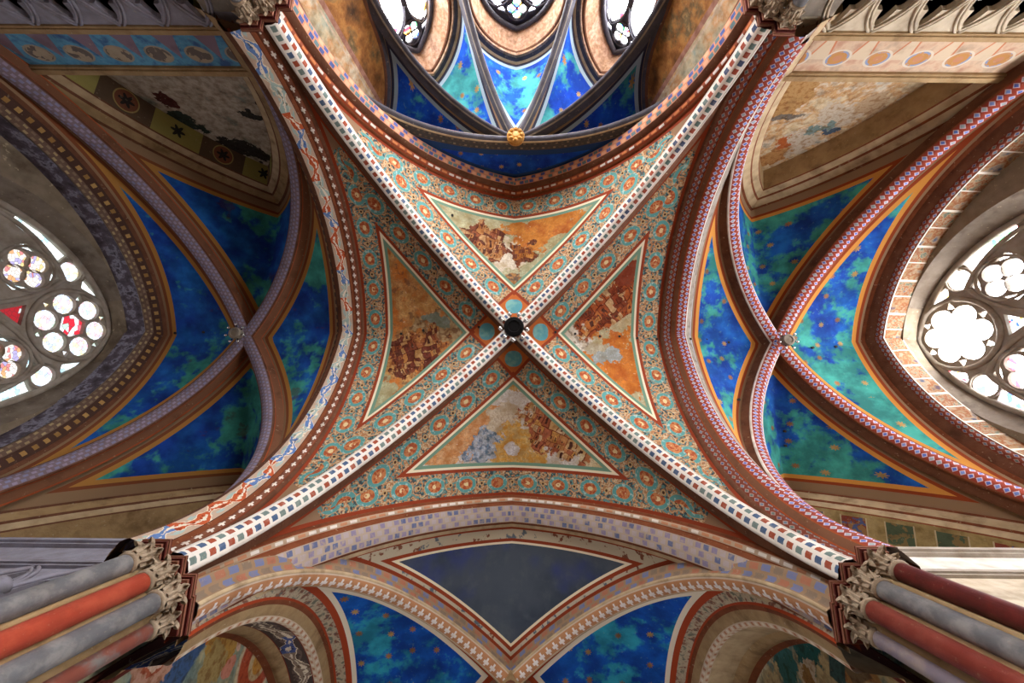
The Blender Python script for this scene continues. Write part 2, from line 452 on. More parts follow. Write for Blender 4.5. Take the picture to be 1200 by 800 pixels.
def houses(k, x, y, rot, sc, cols, seed=0.):
    """clustered painted buildings: jittered blocks with dark windows"""
    nx = k.noise(k.vec(x, y), 1.2, 2.); ca, sa = math.cos(rot), math.sin(rot); X = (x*ca+y*sa)*sc*1.25+seed+(nx-.5)*1.6; Y = (y*ca-x*sa)*sc+(nx-.5)*1.2
    c = None
    for lv, (f, o) in enumerate(((1., 0.), (2.1, 13.))):
        Xl, Yl = X*f+o, Y*f*.85; row = Yl.floor(); X2 = Xl+row*.41; cell = X2.floor(); h = k.hash(k.vec(cell, row)); h2 = k.hash(k.vec(cell+7., row))
        cc = k.ramp(h, [(i/len(cols), q) for i, q in enumerate(cols)], True); fx, fy = (X2.fract()-.5).abs(), (Yl.fract()-.5).abs()
        cc = k.mix((fx < .15)*(fy < .27)*(h2 > .5), cc, '#5a3020'); cc = k.mix((fx > .45)+(fy > .46), cc, k.mul(cc, '#a87c60'))
        c = cc if c is None else k.mix(k.noise(k.vec(x, y), 1.7, 2., .5, 5.+lv).step(.47, .5), c, cc)
    return k.mul(c, k.mix(k.noise(k.vec(x, y), 4., 5., .65).step(.32, .66), '#b8a490', '#ffffff'), .7)
def aged(k, x, y, c, seed=0.):
    """brushwork and flaking over a painted scene"""
    v = k.vec(x, y); n = k.noise(v, 2.6, 6., .68, 7.+seed); m = k.noise(v, 7., 5., .65, 17.+seed)
    c = k.mul(c, k.mix(n.step(.34, .66), '#c4b094', '#ffffff'), .85)
    c = k.mix((m-.5).abs().step(.035, .0)*(n > .5)*.6, c, '#6a4a36')
    return k.mix(m.step(.63, .69)*.7, c, '#d4c4a8')
def scene_top(k, x, y):
    n = k.noise(k.vec(x, y), 1.6, 5., .6)
    c = k.mix(n.step(.45, .7), '#bcb894', '#a3a585')
    c = k.mix(blob(k, x, y, 640, 270, 48, 27, 0, .3), c, k.mix(n.step(.4, .65), '#d08a3a', '#b8682a'))
    c = k.mix(blob(k, x, y, 652, 283, 18, 9, -.5, .3, 2.5), c, '#a8a078')
    c = k.mix(blob(k, x, y, 592, 297, 20, 26, .2, .3, 2.2), c, '#d9d0bc')
    c = k.mix(blob(k, x, y, 568, 280, 31, 26, .2, .18, 1.8), c, houses(k, x, y, .25, 2.6, ['#7a4230', '#9a5838', '#c89460', '#8a5038', '#c08850', '#6a3828', '#d0a878']))
    c = k.mix(blob(k, x, y, 613, 292, 18, 17, 0, .2, 2.), c, houses(k, x, y, .1, 3., ['#b8742c', '#8a4a28', '#c88a40', '#7a4630']))
    c = k.mix(blob(k, x, y, 600, 325, 15, 9, 0, .2), c, k.mix(k.noise(k.vec(x, y), 6., 3.).step(.4, .6), '#b98a55', '#6a5a4c'))
    return c
def scene_right(k, x, y):
    n = k.noise(k.vec(x, y), 1.4, 5., .6)
    c = k.mix(n.step(.4, .7), '#b8b391', '#c8b68e')
    c = k.mix(blob(k, x, y, 722, 425, 46, 40, .5, .35), c, k.mix(n.step(.45, .62), '#cf7f30', '#c06a26'))
    c = k.mix(blob(k, x, y, 676, 395, 24, 20, -.6, .35, 2.), c, k.mix(k.noise(k.vec(x, y), 5., 3.).step(.5, .6), '#d6cfc0', '#9a8f80'))
    c = k.mix(blob(k, x, y, 715, 416, 22, 10, -.35, .4, 2.), c, '#9fa8a8')
    c = k.mix(blob(k, x, y, 700, 405, 14, 8, -.35, .4, 2.), c, '#b4ac94')
    c = k.mix(blob(k, x, y, 716, 350, 56, 30, -.78, .16, 1.5), c, houses(k, x, y, -.75, 2.3, ['#b86028', '#a04a24', '#cc7a38', '#d89c58', '#b05a2c', '#dcb888', '#8a4020']))
    c = k.mix(blob(k, x, y, 728, 322, 22, 12, -.2, .2), c, '#8a3c20')
    return c
def scene_left(k, x, y):
    n = k.noise(k.vec(x, y), 1.1, 5., .62)
    c = k.ramp(n, [(.3, '#d88a3a'), (.42, '#cf8038'), (.5, '#c08c54'), (.58, '#d8ac6a'), (.68, '#b86c34')])
    c = k.mix(k.noise(k.vec(x, y), 3.2, 4., .6, 6.).step(.56, .62)*.7, c, '#7a5a44')
    c = k.mix(blob(k, x, y, 520, 385, 34, 18, .2, .5, 2.), c, k.mix(k.noise(k.vec(x, y), 5., 3.).step(.45, .6), '#b8a078', '#8a6a48'))
    c = k.mix(blob(k, x, y, 508, 372, 16, 7, .3, .4, 2.), c, '#7f8c80')
    c = k.mix(blob(k, x, y, 486, 412, 40, 29, -.35, .2, 1.7), c, houses(k, x, y, -.3, 2.6, ['#6e3422', '#8a4628', '#c08444', '#7a3826', '#a86838', '#c8a068']))
    c = k.mix(blob(k, x, y, 440, 480, 30, 34, .4, .3), c, '#b3b08a')
    c = k.mix(blob(k, x, y, 452, 280, 12, 22, 0, .3), c, '#b3ae8c')
    return c
def scene_bottom(k, x, y):
    n = k.noise(k.vec(x, y), 1.4, 5., .6); n2 = k.noise(k.vec(x, y), 5., 4., .6, 2.)
    c = k.mix(n.step(.4, .65), '#d6d0c8', '#cdc7c0')
    c = k.mix(blob(k, x, y, 545, 517, 52, 24, -.55, .35), c, k.mix(n2.step(.4, .6), '#d8a878', '#cf9058'))
    c = k.mix(blob(k, x, y, 606, 528, 34, 30, 0, .35), c, k.mix(n2.step(.4, .6), '#d6a048', '#cfae70'))
    c = k.mix(blob(k, x, y, 702, 540, 30, 18, .3, .35), c, '#d8c8a0')
    c = k.mix(blob(k, x, y, 568, 522, 16, 24, .2, .4, 2.), c, k.mix(n2.step(.45, .6), '#b0b8c4', '#5f7890'))
    c = k.mix(blob(k, x, y, 600, 530, 7, 8, 0, .3, 2.), c, '#d8d4d4')
    c = k.mix(blob(k, x, y, 588, 488, 22, 14, 0, .5, 2.), c, '#cbbca4')
    c = k.mix(blob(k, x, y, 656, 503, 44, 30, .55, .2, 1.7), c, houses(k, x, y, .45, 2.6, ['#dca458', '#d08a58', '#e0b880', '#b86a48', '#d49a60', '#e4c8a0', '#c87a54']))
    c = k.mix(blob(k, x, y, 604, 448, 14, 10, 0, .5, 3.), c, '#c89a58')
    return c

# ================================================================ geometry of the place (metres; camera eye at z = 0, floor at -1.6)
# x = right, y = towards the nave (apse at -y), z = up
FLOOR = -1.6; ZS0 = 7.12
def sweep_on(root, P, inside, out, parts):
    h = P[-1]-P[0]; h = h*arr(1, 1, 0); Bn = np.cross(h, (0, 0, 1.)); fl = 1 if Bn @ arr(*out) > 0 else -1
    sweep_thing(root, P, inside, parts, fl)
def stilted(P0, P1, zs, apex, n=48):
    """pointed arch on vertical legs, evenly resampled"""
    P0, P1 = arr(*P0), arr(*P1); a = P0.copy(); b = P1.copy(); a[2] = b[2] = zs
    Q = pointed(a, b, apex-zs, 60); Q = np.concatenate([P0[None], Q, P1[None]]); mid = 61
    out = []
    for H in (Q[:mid+1], Q[mid:]):
        u = arclen(H); t = np.linspace(0, u[-1], n+1); out.append(np.stack([np.interp(t, u, H[:, i]) for i in range(3)], 1))
    return np.concatenate([out[0], out[1][1:]])

# ---- shared paints
m_rust = plain('rust_paint', '#7c4426', .5)
m_brown = plain('umber_paint', '#6e4630', .5)
m_dkbrown = plain('dark_umber_paint', '#4a3026', .4)
m_tan = plain('tan_plaster', '#a88c64', .6)
m_beige = plain('beige_plaster', '#bfa884', .6)
m_white = plain('white_limewash', '#ddd4c8', .35)
m_stone = plain('grey_stone', '#8f8577', .5)
m_lgstone = plain('pale_tracery_stone', '#a89e90', .35)
m_offbrown = edged('umber_with_lines', '#7a5138', '#a4502a')
m_check = blocks('rib_checker_red_blue', '#e4ddd0', ['#9c4a30', '#4a5f7c', '#6f8078'], .21, 2, .33, .30, .15)
m_check_warm = blocks('rib_checker_red_green', '#e2d9cc', ['#9a4630', '#5f7470', '#44506c'], .21, 2, .33, .30, .15)
m_latt = blocks('lozenge_blue_red', '#8e3a28', ['#5068b4', '#7288c4', '#93a4a8'], .17, 2, .36, .4, .15, .5, True, '#c4b6bc')
m_latt_dull = blocks('lozenge_dull', '#7a3a28', ['#4e5c86', '#667c90', '#5c7470'], .2, 2, .34, .4, .2, .5, True, '#a8948c')
m_latt_green = blocks('lozenge_green', '#93583a', ['#7f9c94', '#8fa4b8', '#6f84a4'], .2, 1, .36, .4, .15, .5, True, '#d8d0cc')
m_salmon = blocks('salmon_blue_dots', '#c98a68', ['#4a5c94', '#d8a482', '#5f7c80'], .22, 2, .40, .36, .2)
m_zig = edged('rust_with_dashes', '#8c4a30', '#9c3d1a', ('#d8cfc4', '#c87a4a'))
m_lilac = blocks('lilac_scales', '#a89684', ['#837890', '#a89a98', '#5c6484'], .24, 3, .34, .36, .85)
m_scales = blocks('blue_salmon_blocks', '#b09484', ['#6078a8', '#b87058', '#70808c'], .36, 2, .40, .40, .35)
m_scroll = scroll('scroll_orange_blue', '#b9a08a', '#b8552c', '#5c7cb0', '#9db0a8')
m_crosses = stars_dots('white_crosses_on_brown', '#7a4a34', '#ddd2c4', .30)
m_cross_or = stars_dots('white_crosses_on_ochre', '#b8835a', '#e2dad2', .27, '#c9b49c')
m_dots_dk = blocks('dark_band_with_gold_squares', '#4a3228', ['#b08a50', '#94703c'], .30, 1, .22, .22, .2)
m_speck = plain('speckled_grey', '#a0968a', .8, sc=7.)
m_indigo = blocks('indigo_rib_paint', '#7a6a70', ['#84829e', '#94869a'], .16, 4, .3, .3, .5)
m_dkgrey = plain('slate_rib_paint', '#4e4c54', .3)
m_orange_dots = blocks('ochre_dots', '#8a5a3c', ['#b8763c', '#a89a84'], .2, 2, .3, .3, .3)

# ---- crossing
BOSS = arr(0, 0, 13.6); RD = .45
SPR = {(sx, sy): arr(5.65*sx, 5.7*sy, ZS0) for sx in (-1, 1) for sy in (-1, 1)}
ribs = {k: halfrib(v, BOSS) for k, v in SPR.items()}
ribw = {k: offset(P, (0, 0, ZS0), -RD) for k, P in ribs.items()}
RISE = 7.58
side = {'left': pointed((-5.95, -5.8, ZS0), (-5.95, 5.8, ZS0), RISE), 'right': pointed((5.80, -5.8, ZS0), (5.80, 5.8, ZS0), RISE),
        'apse': pointed((-5.8, -6, ZS0), (5.8, -6, ZS0), RISE), 'nave': pointed((-5.8, 6, ZS0), (5.8, 6, ZS0), RISE)}
def roundels(k, c, disc, ground='#b8642c'):
    ur, dr = k.uv('rib'); w_ = .33+.84; e = w_-ur
    c = k.mix((ur < w_+.05)*(dr < w_), c, PAL['rust']); c = k.mix((ur < w_-.06)*(dr < w_-.06), c, ground)
    q = .74; r = ((ur-q)*(ur-q)+(dr-q)*(dr-q)).sqrt()
    return k.mix(r < .30, c, k.mix(k.noise(k.pos(), 3., 3.).step(.4, .65), disc, '#7fb4ac'))
def cross_web(nm, sc, ground, disc): 
    m = painted_web(nm, sc, ground=ground); nt = m.node_tree; k = K(nt); bs = nt.nodes['Principled BSDF']
    old = bs.inputs['Base Color'].links[0].from_socket; k.put(bs.inputs['Base Color'], roundels(k, S(k, old), disc)); return m
vault = setting('ceiling', 'frescoed rib vault over the crossing with four painted triangular scenes', (0, 0, ZS0))
for nm, c0, c1, sc, gr, disc, lb in (
        ('apse', (-1, -1), (1, -1), scene_top, '#a87850', '#5a9ca4', 'painted web with brown towers, web beside the apse arch'),
        ('right', (1, -1), (1, 1), scene_right, '#a87850', '#5a9ca4', 'painted web with a red-brown walled town'),
        ('left', (-1, -1), (-1, 1), scene_left, '#a87850', '#5a9ca4', 'painted web of orange ground with dark brown buildings'),
        ('nave', (-1, 1), (1, 1), scene_bottom, '#a87850', '#5a9ca4', 'pale painted web with orange houses, web beside the nave arch')):
    B = np.concatenate([ribw[c0], ribw[c1][::-1][1:]])
    mesh_obj('vault_web', web_mesh(side[nm], B, 56), cross_web('fresco_web_'+nm, sc, gr, disc), vault, lb, smooth=True)
def half_rib_thing(P, inside, label, group, msoffit, mside, w_=.19, d=RD, name='diagonal_rib', edge=None):
    r = thing(name, label, 'vault rib', tuple(P[0]), group)
    h = P[-1]-P[0]; out = np.cross(h*arr(1, 1, 0), (0, 0, 1.))
    e = edge or mside; fl = min(.035, w_*.2); sd = w_*.62
    sweep_on(r, P, inside, out, [
        ('soffit_band', msoffit, [(-w_, -.05), (-w_*.55, .02), (0, .045), (w_*.55, .02), (w_, -.05)]),
        ('edge_fillet', e, [(w_, -.05), (w_+fl, -.06), (w_+fl, -.12)]), ('edge_fillet', e, [(-w_, -.05), (-w_-fl, -.06), (-w_-fl, -.12)]),
        ('side_moulding', mside, [(w_+fl, -.12), (w_, -d*.55), (w_+sd*.8, -d*.85), (w_+sd, -d-.06)]),
        ('side_moulding', mside, [(-w_-fl, -.12), (-w_, -d*.55), (-w_-sd*.8, -d*.85), (-w_-sd, -d-.06)])])
    return r
PIERN = {(-1, -1): 'the capital beside the dark gallery wall', (1, -1): 'the capital beside the pale arcaded gallery', (-1, 1): 'the pier with one bright orange-red shaft', (1, 1): 'the pier with a dark red and a grey shaft'}
for kx, P in ribs.items():
    half_rib_thing(P, (0, 0, ZS0), 'white checkered crossing rib rising from '+PIERN[kx], 'diagonal ribs of the crossing vault', m_check if kx[1] > 0 or kx[0] < 0 else m_check_warm, m_brown, edge=m_white)

# crossing arches
def arch_thing(key, label, out, parts):
    P = side[key]; r = thing('crossing_arch', label, 'arch', tuple(P[0]), 'pointed arches around the crossing')
    sweep_on(r, P, (P[0]+P[-1])/2, out, parts)
arch_thing('right', 'pointed crossing arch painted with blue and red lozenges', (1, 0, 0), [
    ('edge_fillet', m_brown, [(0, 0), (.02, .09), (.10, .10)]), ('painted_roll', m_latt_dull, roll(.10, .10, .36, .16, .05), 'narrow lozenge band'),
    ('cavetto', m_offbrown, [(.36, .16), (.40, .25), (.50, .36)]), ('painted_soffit', m_latt, roll(.50, .36, .84, .40, .03), 'broad lozenge band'),
    ('edge_fillet', m_white, [(.84, .40), (.86, .36), (.90, .34)]), ('outer_band', m_speck, [(.90, .34), (1.06, .20), (1.17, .10)]), ('edge_fillet', m_rust, [(1.17, .10), (1.22, -.1)])])
arch_thing('left', 'pointed crossing arch painted with orange and blue flourishes', (-1, 0, 0), [
    ('edge_fillet', m_brown, [(0, 0), (.02, .09), (.08, .10)]), ('painted_roll', m_crosses, roll(.08, .10, .26, .16, .04), 'brown band with white crosses'),
    ('edge_fillet', m_rust, [(.26, .16), (.29, .20), (.33, .24)]), ('painted_soffit', m_scroll, roll(.33, .24, .70, .42, .02), 'band of orange and blue flourishes'),
    ('cavetto', m_brown, [(.70, .42), (.78, .40), (.86, .36)]), ('outer_band', m_dots_dk, [(.86, .36), (1.0, .18), (1.08, .02)]), ('edge_fillet', m_rust, [(1.08, .02), (1.10, -.1)])])
arch_thing('apse', 'pointed crossing arch painted salmon with blue squares before the apse', (0, -1, 0), [
    ('edge_fillet', m_rust, [(0, 0), (.02, .06), (.07, .09)]), ('painted_roll', m_zig, roll(.07, .09, .24, .16, .04), 'rust moulding with pale dashes'),
    ('cavetto', m_brown, [(.24, .16), (.28, .26), (.38, .34)]), ('painted_soffit', m_salmon, roll(.38, .34, .68, .42, .02), 'salmon band with blue squares'),
    ('edge_fillet', m_beige, [(.68, .42), (.74, .36), (.76, .28)])])
arch_thing('nave', 'pointed crossing arch painted with faded lilac scales beside the nave', (0, 1, 0), [
    ('edge_fillet', m_rust, [(0, 0), (.02, .05), (.06, .07)]), ('painted_roll', edged('beige_with_dashes', '#b39a80', '#8c4626', ('#ddd4c8', '#b8805c')), roll(.06, .07, .22, .14, .03), 'beige moulding with pale dashes between rust lines'),
    ('cavetto', m_rust, [(.22, .14), (.26, .20), (.30, .26)]), ('painted_soffit', m_lilac, roll(.30, .26, .82, .38, .03), 'band of faded lilac scales'),
    ('edge_fillet', m_rust, [(.82, .38), (.88, .34), (.92, .26)]), ('outer_band', m_beige, [(.92, .26), (.96, .25), (1.02, .24)])])

# crossing boss with its ring of spot lamps
m_black = mat('black_iron', '#0c0b0b', .5, metal=.6)
m_bulb = mat('chrome_bulb', '#d8d8d8', .18, metal=.9)
def boss_lamp(c, r, nb, label, disc, rb, br):
    t = thing('boss_lamp', label, 'lamp', tuple(c), None); mb = MB()
    mb.lathe(c, [(r*.5, .15), (r*.92, .12), (r, .02), (r, -.08), (r*.9, -.14), (r*.6, -.15), (r*.55, -.11), (.02, -.11)], 24); mesh_obj('disc', mb, disc, t, smooth=False)
    for i in range(nb):
        a = 2*PI*i/nb+.2; p = arr(c[0]+rb*math.cos(a), c[1]+rb*math.sin(a), c[2]-.05)
        mb = MB(); mb.tube([arr(*c)+(p-arr(*c))*.5, p], .018, 6); mesh_obj('lamp_arm', mb, m_black, t)
    for i in range(nb):
        a = 2*PI*i/nb+.2; p = arr(c[0]+rb*math.cos(a), c[1]+rb*math.sin(a), c[2]-.06)
        mb = MB(); mb.lathe(p, [(.01, .1*br), (.5*br, .5*br), (br, 0), (.8*br, -.7*br), (.3*br, -br)], 10); b = mesh_obj('bulb', mb, m_bulb, t, smooth=True)
    return t
boss_lamp((0, 0, 13.42), .37, 9, 'black round boss with a ring of silvery bulbs at the centre of the crossing', m_black, .5, .09)

# ---- piers
def m_marble(name, col, vein): return mat(name, lambda k: worn(k, k.mix(k.noise(k.pos(), 3.5, 6., .65).step(.4, .68), col, vein), .3, 2.5), .55, .1, spec=.4)
SH = {'grey': m_marble('grey_marble', '#6a6a6c', '#918e8a'), 'red': m_marble('red_marble', '#a8402a', '#ba5238'), 'dred': m_marble('dark_red_marble', '#561611', '#6c211b'),
      'brick': m_marble('brick_marble', '#7c2e22', '#8f4436'), 'lilac': m_marble('lilac_marble', '#8a7f88', '#a89890'), 'worn': m_marble('worn_red_marble', '#86493a', '#7f7a74')}
m_cap = plain('carved_limestone', '#a8967e', .5, .4, 5.)
m_capd = plain('aged_carved_stone', '#8a7258', .6, .4, 5.)
m_abac = mat('abacus_paint', lambda k: worn(k, k.mix((k.sep(k.pos())[2]*9.).fract() > .55, '#5a2018', '#8a5a44'), .4))
def leaf_mesh(mat_):
    """acanthus-like leaf that curls out at the tip; stands in +x, bottom z = 0"""
    mb = MB(); n = 8; G = np.zeros((n, 5, 3))
    for i in range(n):
        t = i/(n-1)
        cx = .150+.03*t+.13*t**2.5; cz = .30*min(1, t*1.25)-.16*max(0, t-.8)*3
        wd = .068*(1-.25*t)*(1+.25*math.sin(t*PI*6))
        if t == 1: wd *= .5
        for j in range(5):
            s = (j-2)/2; G[i, j] = (cx+.03*(1-abs(s))-.03*s*s, wd*s, cz)
    mb.grid(G); G2 = G.copy(); G2[..., 0] -= .03; mb.grid(G2[:, ::-1])
    E = [(i, 0) for i in range(n)]+[(n-1, j) for j in range(1, 5)]+[(i, 4) for i in range(n-2, -1, -1)]
    A = [G[e] for e in E]; Bq = [G2[e] for e in E]; L = len(E)
    mb.add(A+Bq, [(i, i+1, L+i+1, L+i) for i in range(L-1)])
    me = D.meshes.new('leaf'); me.from_pydata(mb.v, [], mb.f); me.materials.append(mat_); return me
LEAF = {id(m): leaf_mesh(m) for m in (m_cap, m_capd)}
def pier(sx, sy, cols, mc, label):
    base = (6.35*sx, 6.45*sy, FLOOR); t = thing('clustered_pier', label, 'pier', base, None)
    mb = MB(); mb.box((6.62*sx, 6.30*sy, (FLOOR+ZS0)/2), (.70, .32, (ZS0-FLOOR)/2)); mesh_obj('pier_core', mb, m_stone, t)
    pts = [(6.12, 5.60), (5.80, 5.86), (5.58, 6.14), (5.60, 6.52)] if sy > 0 else [(6.10, 5.62), (5.78, 5.88), (5.50, 6.22), (5.72, 6.55)]
    r = .148
    for i, ((px, py), c) in enumerate(zip(pts, cols)):
        px, py = px*sx, py*sy; rr = r if i < 3 else .125
        mb = MB(); mb.lathe((px, py, 0), [(rr, FLOOR+.35), (rr, 6.60)], 24); mesh_obj('shaft', mb, SH[c], t, c_label(c), smooth=True)
        mb = MB(); mb.lathe((px, py, FLOOR), [(.26, 0), (.26, .12), (.22, .16), (.24, .2), (.18, .26), (.19, .3), (.15, .36)], 20); mesh_obj('shaft_base', mb, m_stone, t)
        mb = MB(); mb.lathe((px, py, 0), [(rr+.005, 6.54), (rr+.03, 6.56), (rr+.03, 6.59), (rr+.005, 6.61), (rr-.02, 6.64), (rr-.02, 6.80), (rr+.02, 6.92), (rr+.02, 6.95)], 16)
        cap = mesh_obj('capital', mb, mc, t, smooth=True)
        for row in range(2):
            for q in range(7):
                a = 2*PI*(q+.5*row)/7
                o = D.objects.new('leaf', LEAF[id(mc)]); COL.objects.link(o); o.parent = cap
                o.location = (px-base[0], py-base[1], (6.60+.05*row)-base[2]); o.rotation_euler = (0, 0, a); s_ = (.88, .98)[row]*(rr/.148); o.scale = (s_, s_, (.72, 1.)[row])
        h = .20 if i < 3 else (.25 if sy > 0 else .18)
        mb = MB()
        for (z0, z1, e) in ((6.92, 6.965, -.03), (6.965, 7.005, .0), (7.005, 7.03, -.015), (7.03, 7.08, .02), (7.08, 7.13, .04)):
            mb.box((px+.03*sx, py+.03*sy, (z0+z1)/2), (h+e, h+e, (z1-z0)/2))
        mesh_obj('abacus', mb, m_abac, t)
        if i < 3:        # slim fillets in the hollows between neighbouring shafts
            qx, qy = pts[i+1][0]*sx, pts[i+1][1]*sy
            mb = MB(); mx, my = (px+qx)/2+.06*sx, (py+qy)/2+.07*sy
            mb.lathe((mx, my, 0), [(.085, FLOOR+.3), (.085, 6.75)], 10); mesh_obj('fillet', mb, m_tan, t, smooth=True)
def c_label(c): return {'grey': 'grey marble shaft', 'red': 'orange-red marble shaft', 'dred': 'dark red marble shaft', 'brick': 'brick-red marble shaft', 'lilac': 'lilac-grey shaft', 'worn': 'worn red shaft'}[c]
pier(-1, 1, ['grey', 'red', 'grey', 'worn'], m_cap, 'clustered pier with a bright orange-red shaft between two grey shafts')
pier(1, 1, ['dred', 'grey', 'brick', 'lilac'], m_cap, 'clustered pier with a grey shaft between dark red and brick-red shafts')
pier(-1, -1, ['grey', 'red', 'grey', 'grey'], m_cap, 'clustered pier whose carved capital carries the arch with orange flourishes')
pier(1, -1, ['grey', 'brick', 'grey', 'grey'], m_cap, 'clustered pier whose carved capital stands beside the pale arcaded gallery')

# ================================================================ windows
def glass(name, strength, seed=0., tint='#f4f6ff', accents=('#b02030', '#3050b8', '#e0b040'), dens=.2, sc=7., lead=True):
    if name in MATS: return MATS[name]
    m = D.materials.new(name); m.use_nodes = True; k = K(m.node_tree); bs = m.node_tree.nodes['Principled BSDF']
    x, y, z = k.sep(k.pos()); p = k.vec(x+y*.7+seed, z)
    h = k.hash(k.vor(p, sc, 'Position', 1.)); e = k.vor(p, sc, 'Distance', 1., 'DISTANCE_TO_EDGE')
    c = k.mix(h < dens, tint, k.ramp(h/dens, [(i/len(accents), a) for i, a in enumerate(accents)], True))
    if lead: c = k.mix(e < .035, c, '#3a3a40')
    k.put(bs.inputs['Base Color'], (.02, .02, .02, 1)); k.put(bs.inputs['Emission Color'], c); bs.inputs['Emission Strength'].default_value = strength
    bs.inputs['Roughness'].default_value = .3
    MATS[name] = m; return m
def foil(cx, cy, n, dist, r, a0=0.): return [circ(cx+dist*math.cos(a0+2*PI*i/n), cy+dist*math.sin(a0+2*PI*i/n), r, 16) for i in range(n)]
def window(name, label, holes, outline, to3d, depth, mst, panes_mat, ribs2d, base, rr=.07):
    """holes: list of (loop, material key, label); one pane per hole"""
    o = setting(name, label, base)
    mesh_obj('tracery', plate(outline, [h[0] for h in holes], to3d, depth), mst, o)
    for path, r in ribs2d:
        mb = MB(); mb.tube([to3d(x, y, -.02) for x, y in path], r, 8); mesh_obj('tracery_roll', mb, mst, o, smooth=True)
    for lp, mk, lb in holes:
        mb = MB(); n = len(lp)
        mb.add([to3d(x, y, depth*.45) for x, y in lp]+[to3d(x, y, depth*.45+.02) for x, y in lp],
               [tuple(range(n)), tuple(range(2*n-1, n-1, -1))])
        mesh_obj('pane' if not name.endswith('_offscreen') else 'pane_%s_%d_offscreen' % (name.split('_')[1], len(o.children)), mb, panes_mat[mk], o, lb)
    return o
def transept_holes(yc, merged):
    H = []; zc = 12.75
    def c(loop, mk, lb=None): H.append(([(x+yc, z) for x, z in loop], mk, lb))
    if merged:          # lobes open into the centre: one six-lobed light
        out = []
        for i in range(6):
            a = PI/6+PI/3*i; cx_, cy_ = .66*math.cos(a), .66*math.sin(a)
            for t in np.linspace(-1.75, 1.75, 11): out.append((cx_+.355*math.cos(a+t), zc+cy_+.355*math.sin(a+t)))
        c(out, 'rose', 'six-lobed rosette pane')
    else:
        for l in foil(0, zc, 6, .76, .34, PI/6): c(l, 'white', 'round pane of the rosette')
        c(circ(0, zc, .41, 6, 0.), 'rose', 'hexagonal centre pane')
    for i in range(6):
        a = PI/3*i; q = 1.0; c([(q*math.cos(a)+.15*math.cos(a+t), zc+q*math.sin(a)+.15*math.sin(a+t)) for t in (.0, 2.3, 2*PI-2.3)], 'white')
    for s in (-1, 1):
        c(circ(s*1.80, 12.30, .33, 20), 'white', 'round pane beside the rosette')
        c([(s*1.16, 13.42), (s*1.30, 13.28), (s*1.62, 12.86), (s*1.72, 12.70), (s*1.36, 12.72)], 'edge')
        c([(s*1.90, 11.86), (s*2.22, 12.04), (s*2.30, 12.10), (s*2.74, 11.35), (s*2.98, 10.6), (s*2.72, 10.5), (s*2.40, 11.2)], 'edge')
        for l in foil(s*1.45, 11.18, 4, .34, .28, PI/4): c(l, 'quat', 'quatrefoil pane')
        c([(s*1.45-.22, 11.80), (s*1.45+.22, 11.80), (s*1.45, 12.02)], 'edge')
        c([(s*2.02, 11.35), (s*2.22, 11.0), (s*2.05, 10.75)], 'edge'); c([(s*.88, 11.35), (s*.68, 11.0), (s*.85, 10.75)], 'edge')
        for t in (-1, 1): c([(x, z) for x, z in arch2d(s*1.45+t*.66, 3.2, 9.6, .50, .75, 8)], 'light', 'tall lancet light')
        c([(s*1.45, 10.62), (s*1.45+.28, 10.32), (s*1.45, 10.12), (s*1.45-.28, 10.32)], 'edge')
    c([(-.34, 11.40), (.34, 11.40), (0, 10.82)], 'tri', 'triangular pane under the rosette')
    return H
def transept_window(sx, n, label, strength, tints):
    yc = .27; X = 15.3*sx; to3 = lambda y, z, d: (X+d*sx, y, z)
    out = arch2d(yc, 2.8, 9.5, 3.22, 4.58, 20)
    pm = {key: glass('glass_%s_%s' % (n, key), strength*tints[key][0], seed=hash_seed(key, sx), tint=tints[key][1], accents=tints[key][2], dens=tints[key][3], sc=tints[key][4], lead=sx < 0 or key in ('tri', 'edge')) for key in tints}
    arcs = []
    arcs.append((circ(yc, 12.75, 1.2, 40)+[(yc+1.2, 12.75)], .085))
    for s in (-1, 1):
        P = pointed((-1.5, 0, 9.5), (1.5, 0, 9.5), 2.65, 14); arcs.append(([(yc+s*1.45, 4)]*0+[(yc+s*1.45+p[0], p[2]) for p in P], .07))
        arcs.append((circ(yc+s*1.80, 12.30, .40, 20)+[(yc+s*1.8+.40, 12.30)], .045)); arcs.append((circ(yc+s*1.45, 11.18, .70, 24)+[(yc+s*1.45+.70, 11.18)], .045))
    arcs.append(([(p[0]+yc, p[2]) for p in pointed((-3.16, 0, 9.5), (3.16, 0, 9.5), 4.5, 20)], .10))
    window('window_%d' % n, label, transept_holes(yc, sx > 0), out, to3, .28, m_lgstone, pm, arcs, (X, yc, 2.8))
def hash_seed(key, sx): return sum(map(ord, key))*.37+sx*5.3
RB = ('#b8202c', '#2f4fb8', '#e0a838', '#3f8a58')
transept_window(1, 1, 'large traceried window blown out by daylight with a six-lobed rosette', GLASS['right'], {
    'white': (1., '#fbfbff', RB, .05, 5.), 'rose': (1., '#fbfbff', RB, .001, 5.), 'edge': (.7, '#f4f4fa', RB, .2, 9.), 'quat': (.35, '#f4f6ff', ('#d84858', '#f0f2ff', '#f0f2ff'), .12, 7.), 'tri': (.2, '#e8ecf0', RB, .25, 14.), 'light': (1., '#f4f7ff', RB, .2, 6.)})
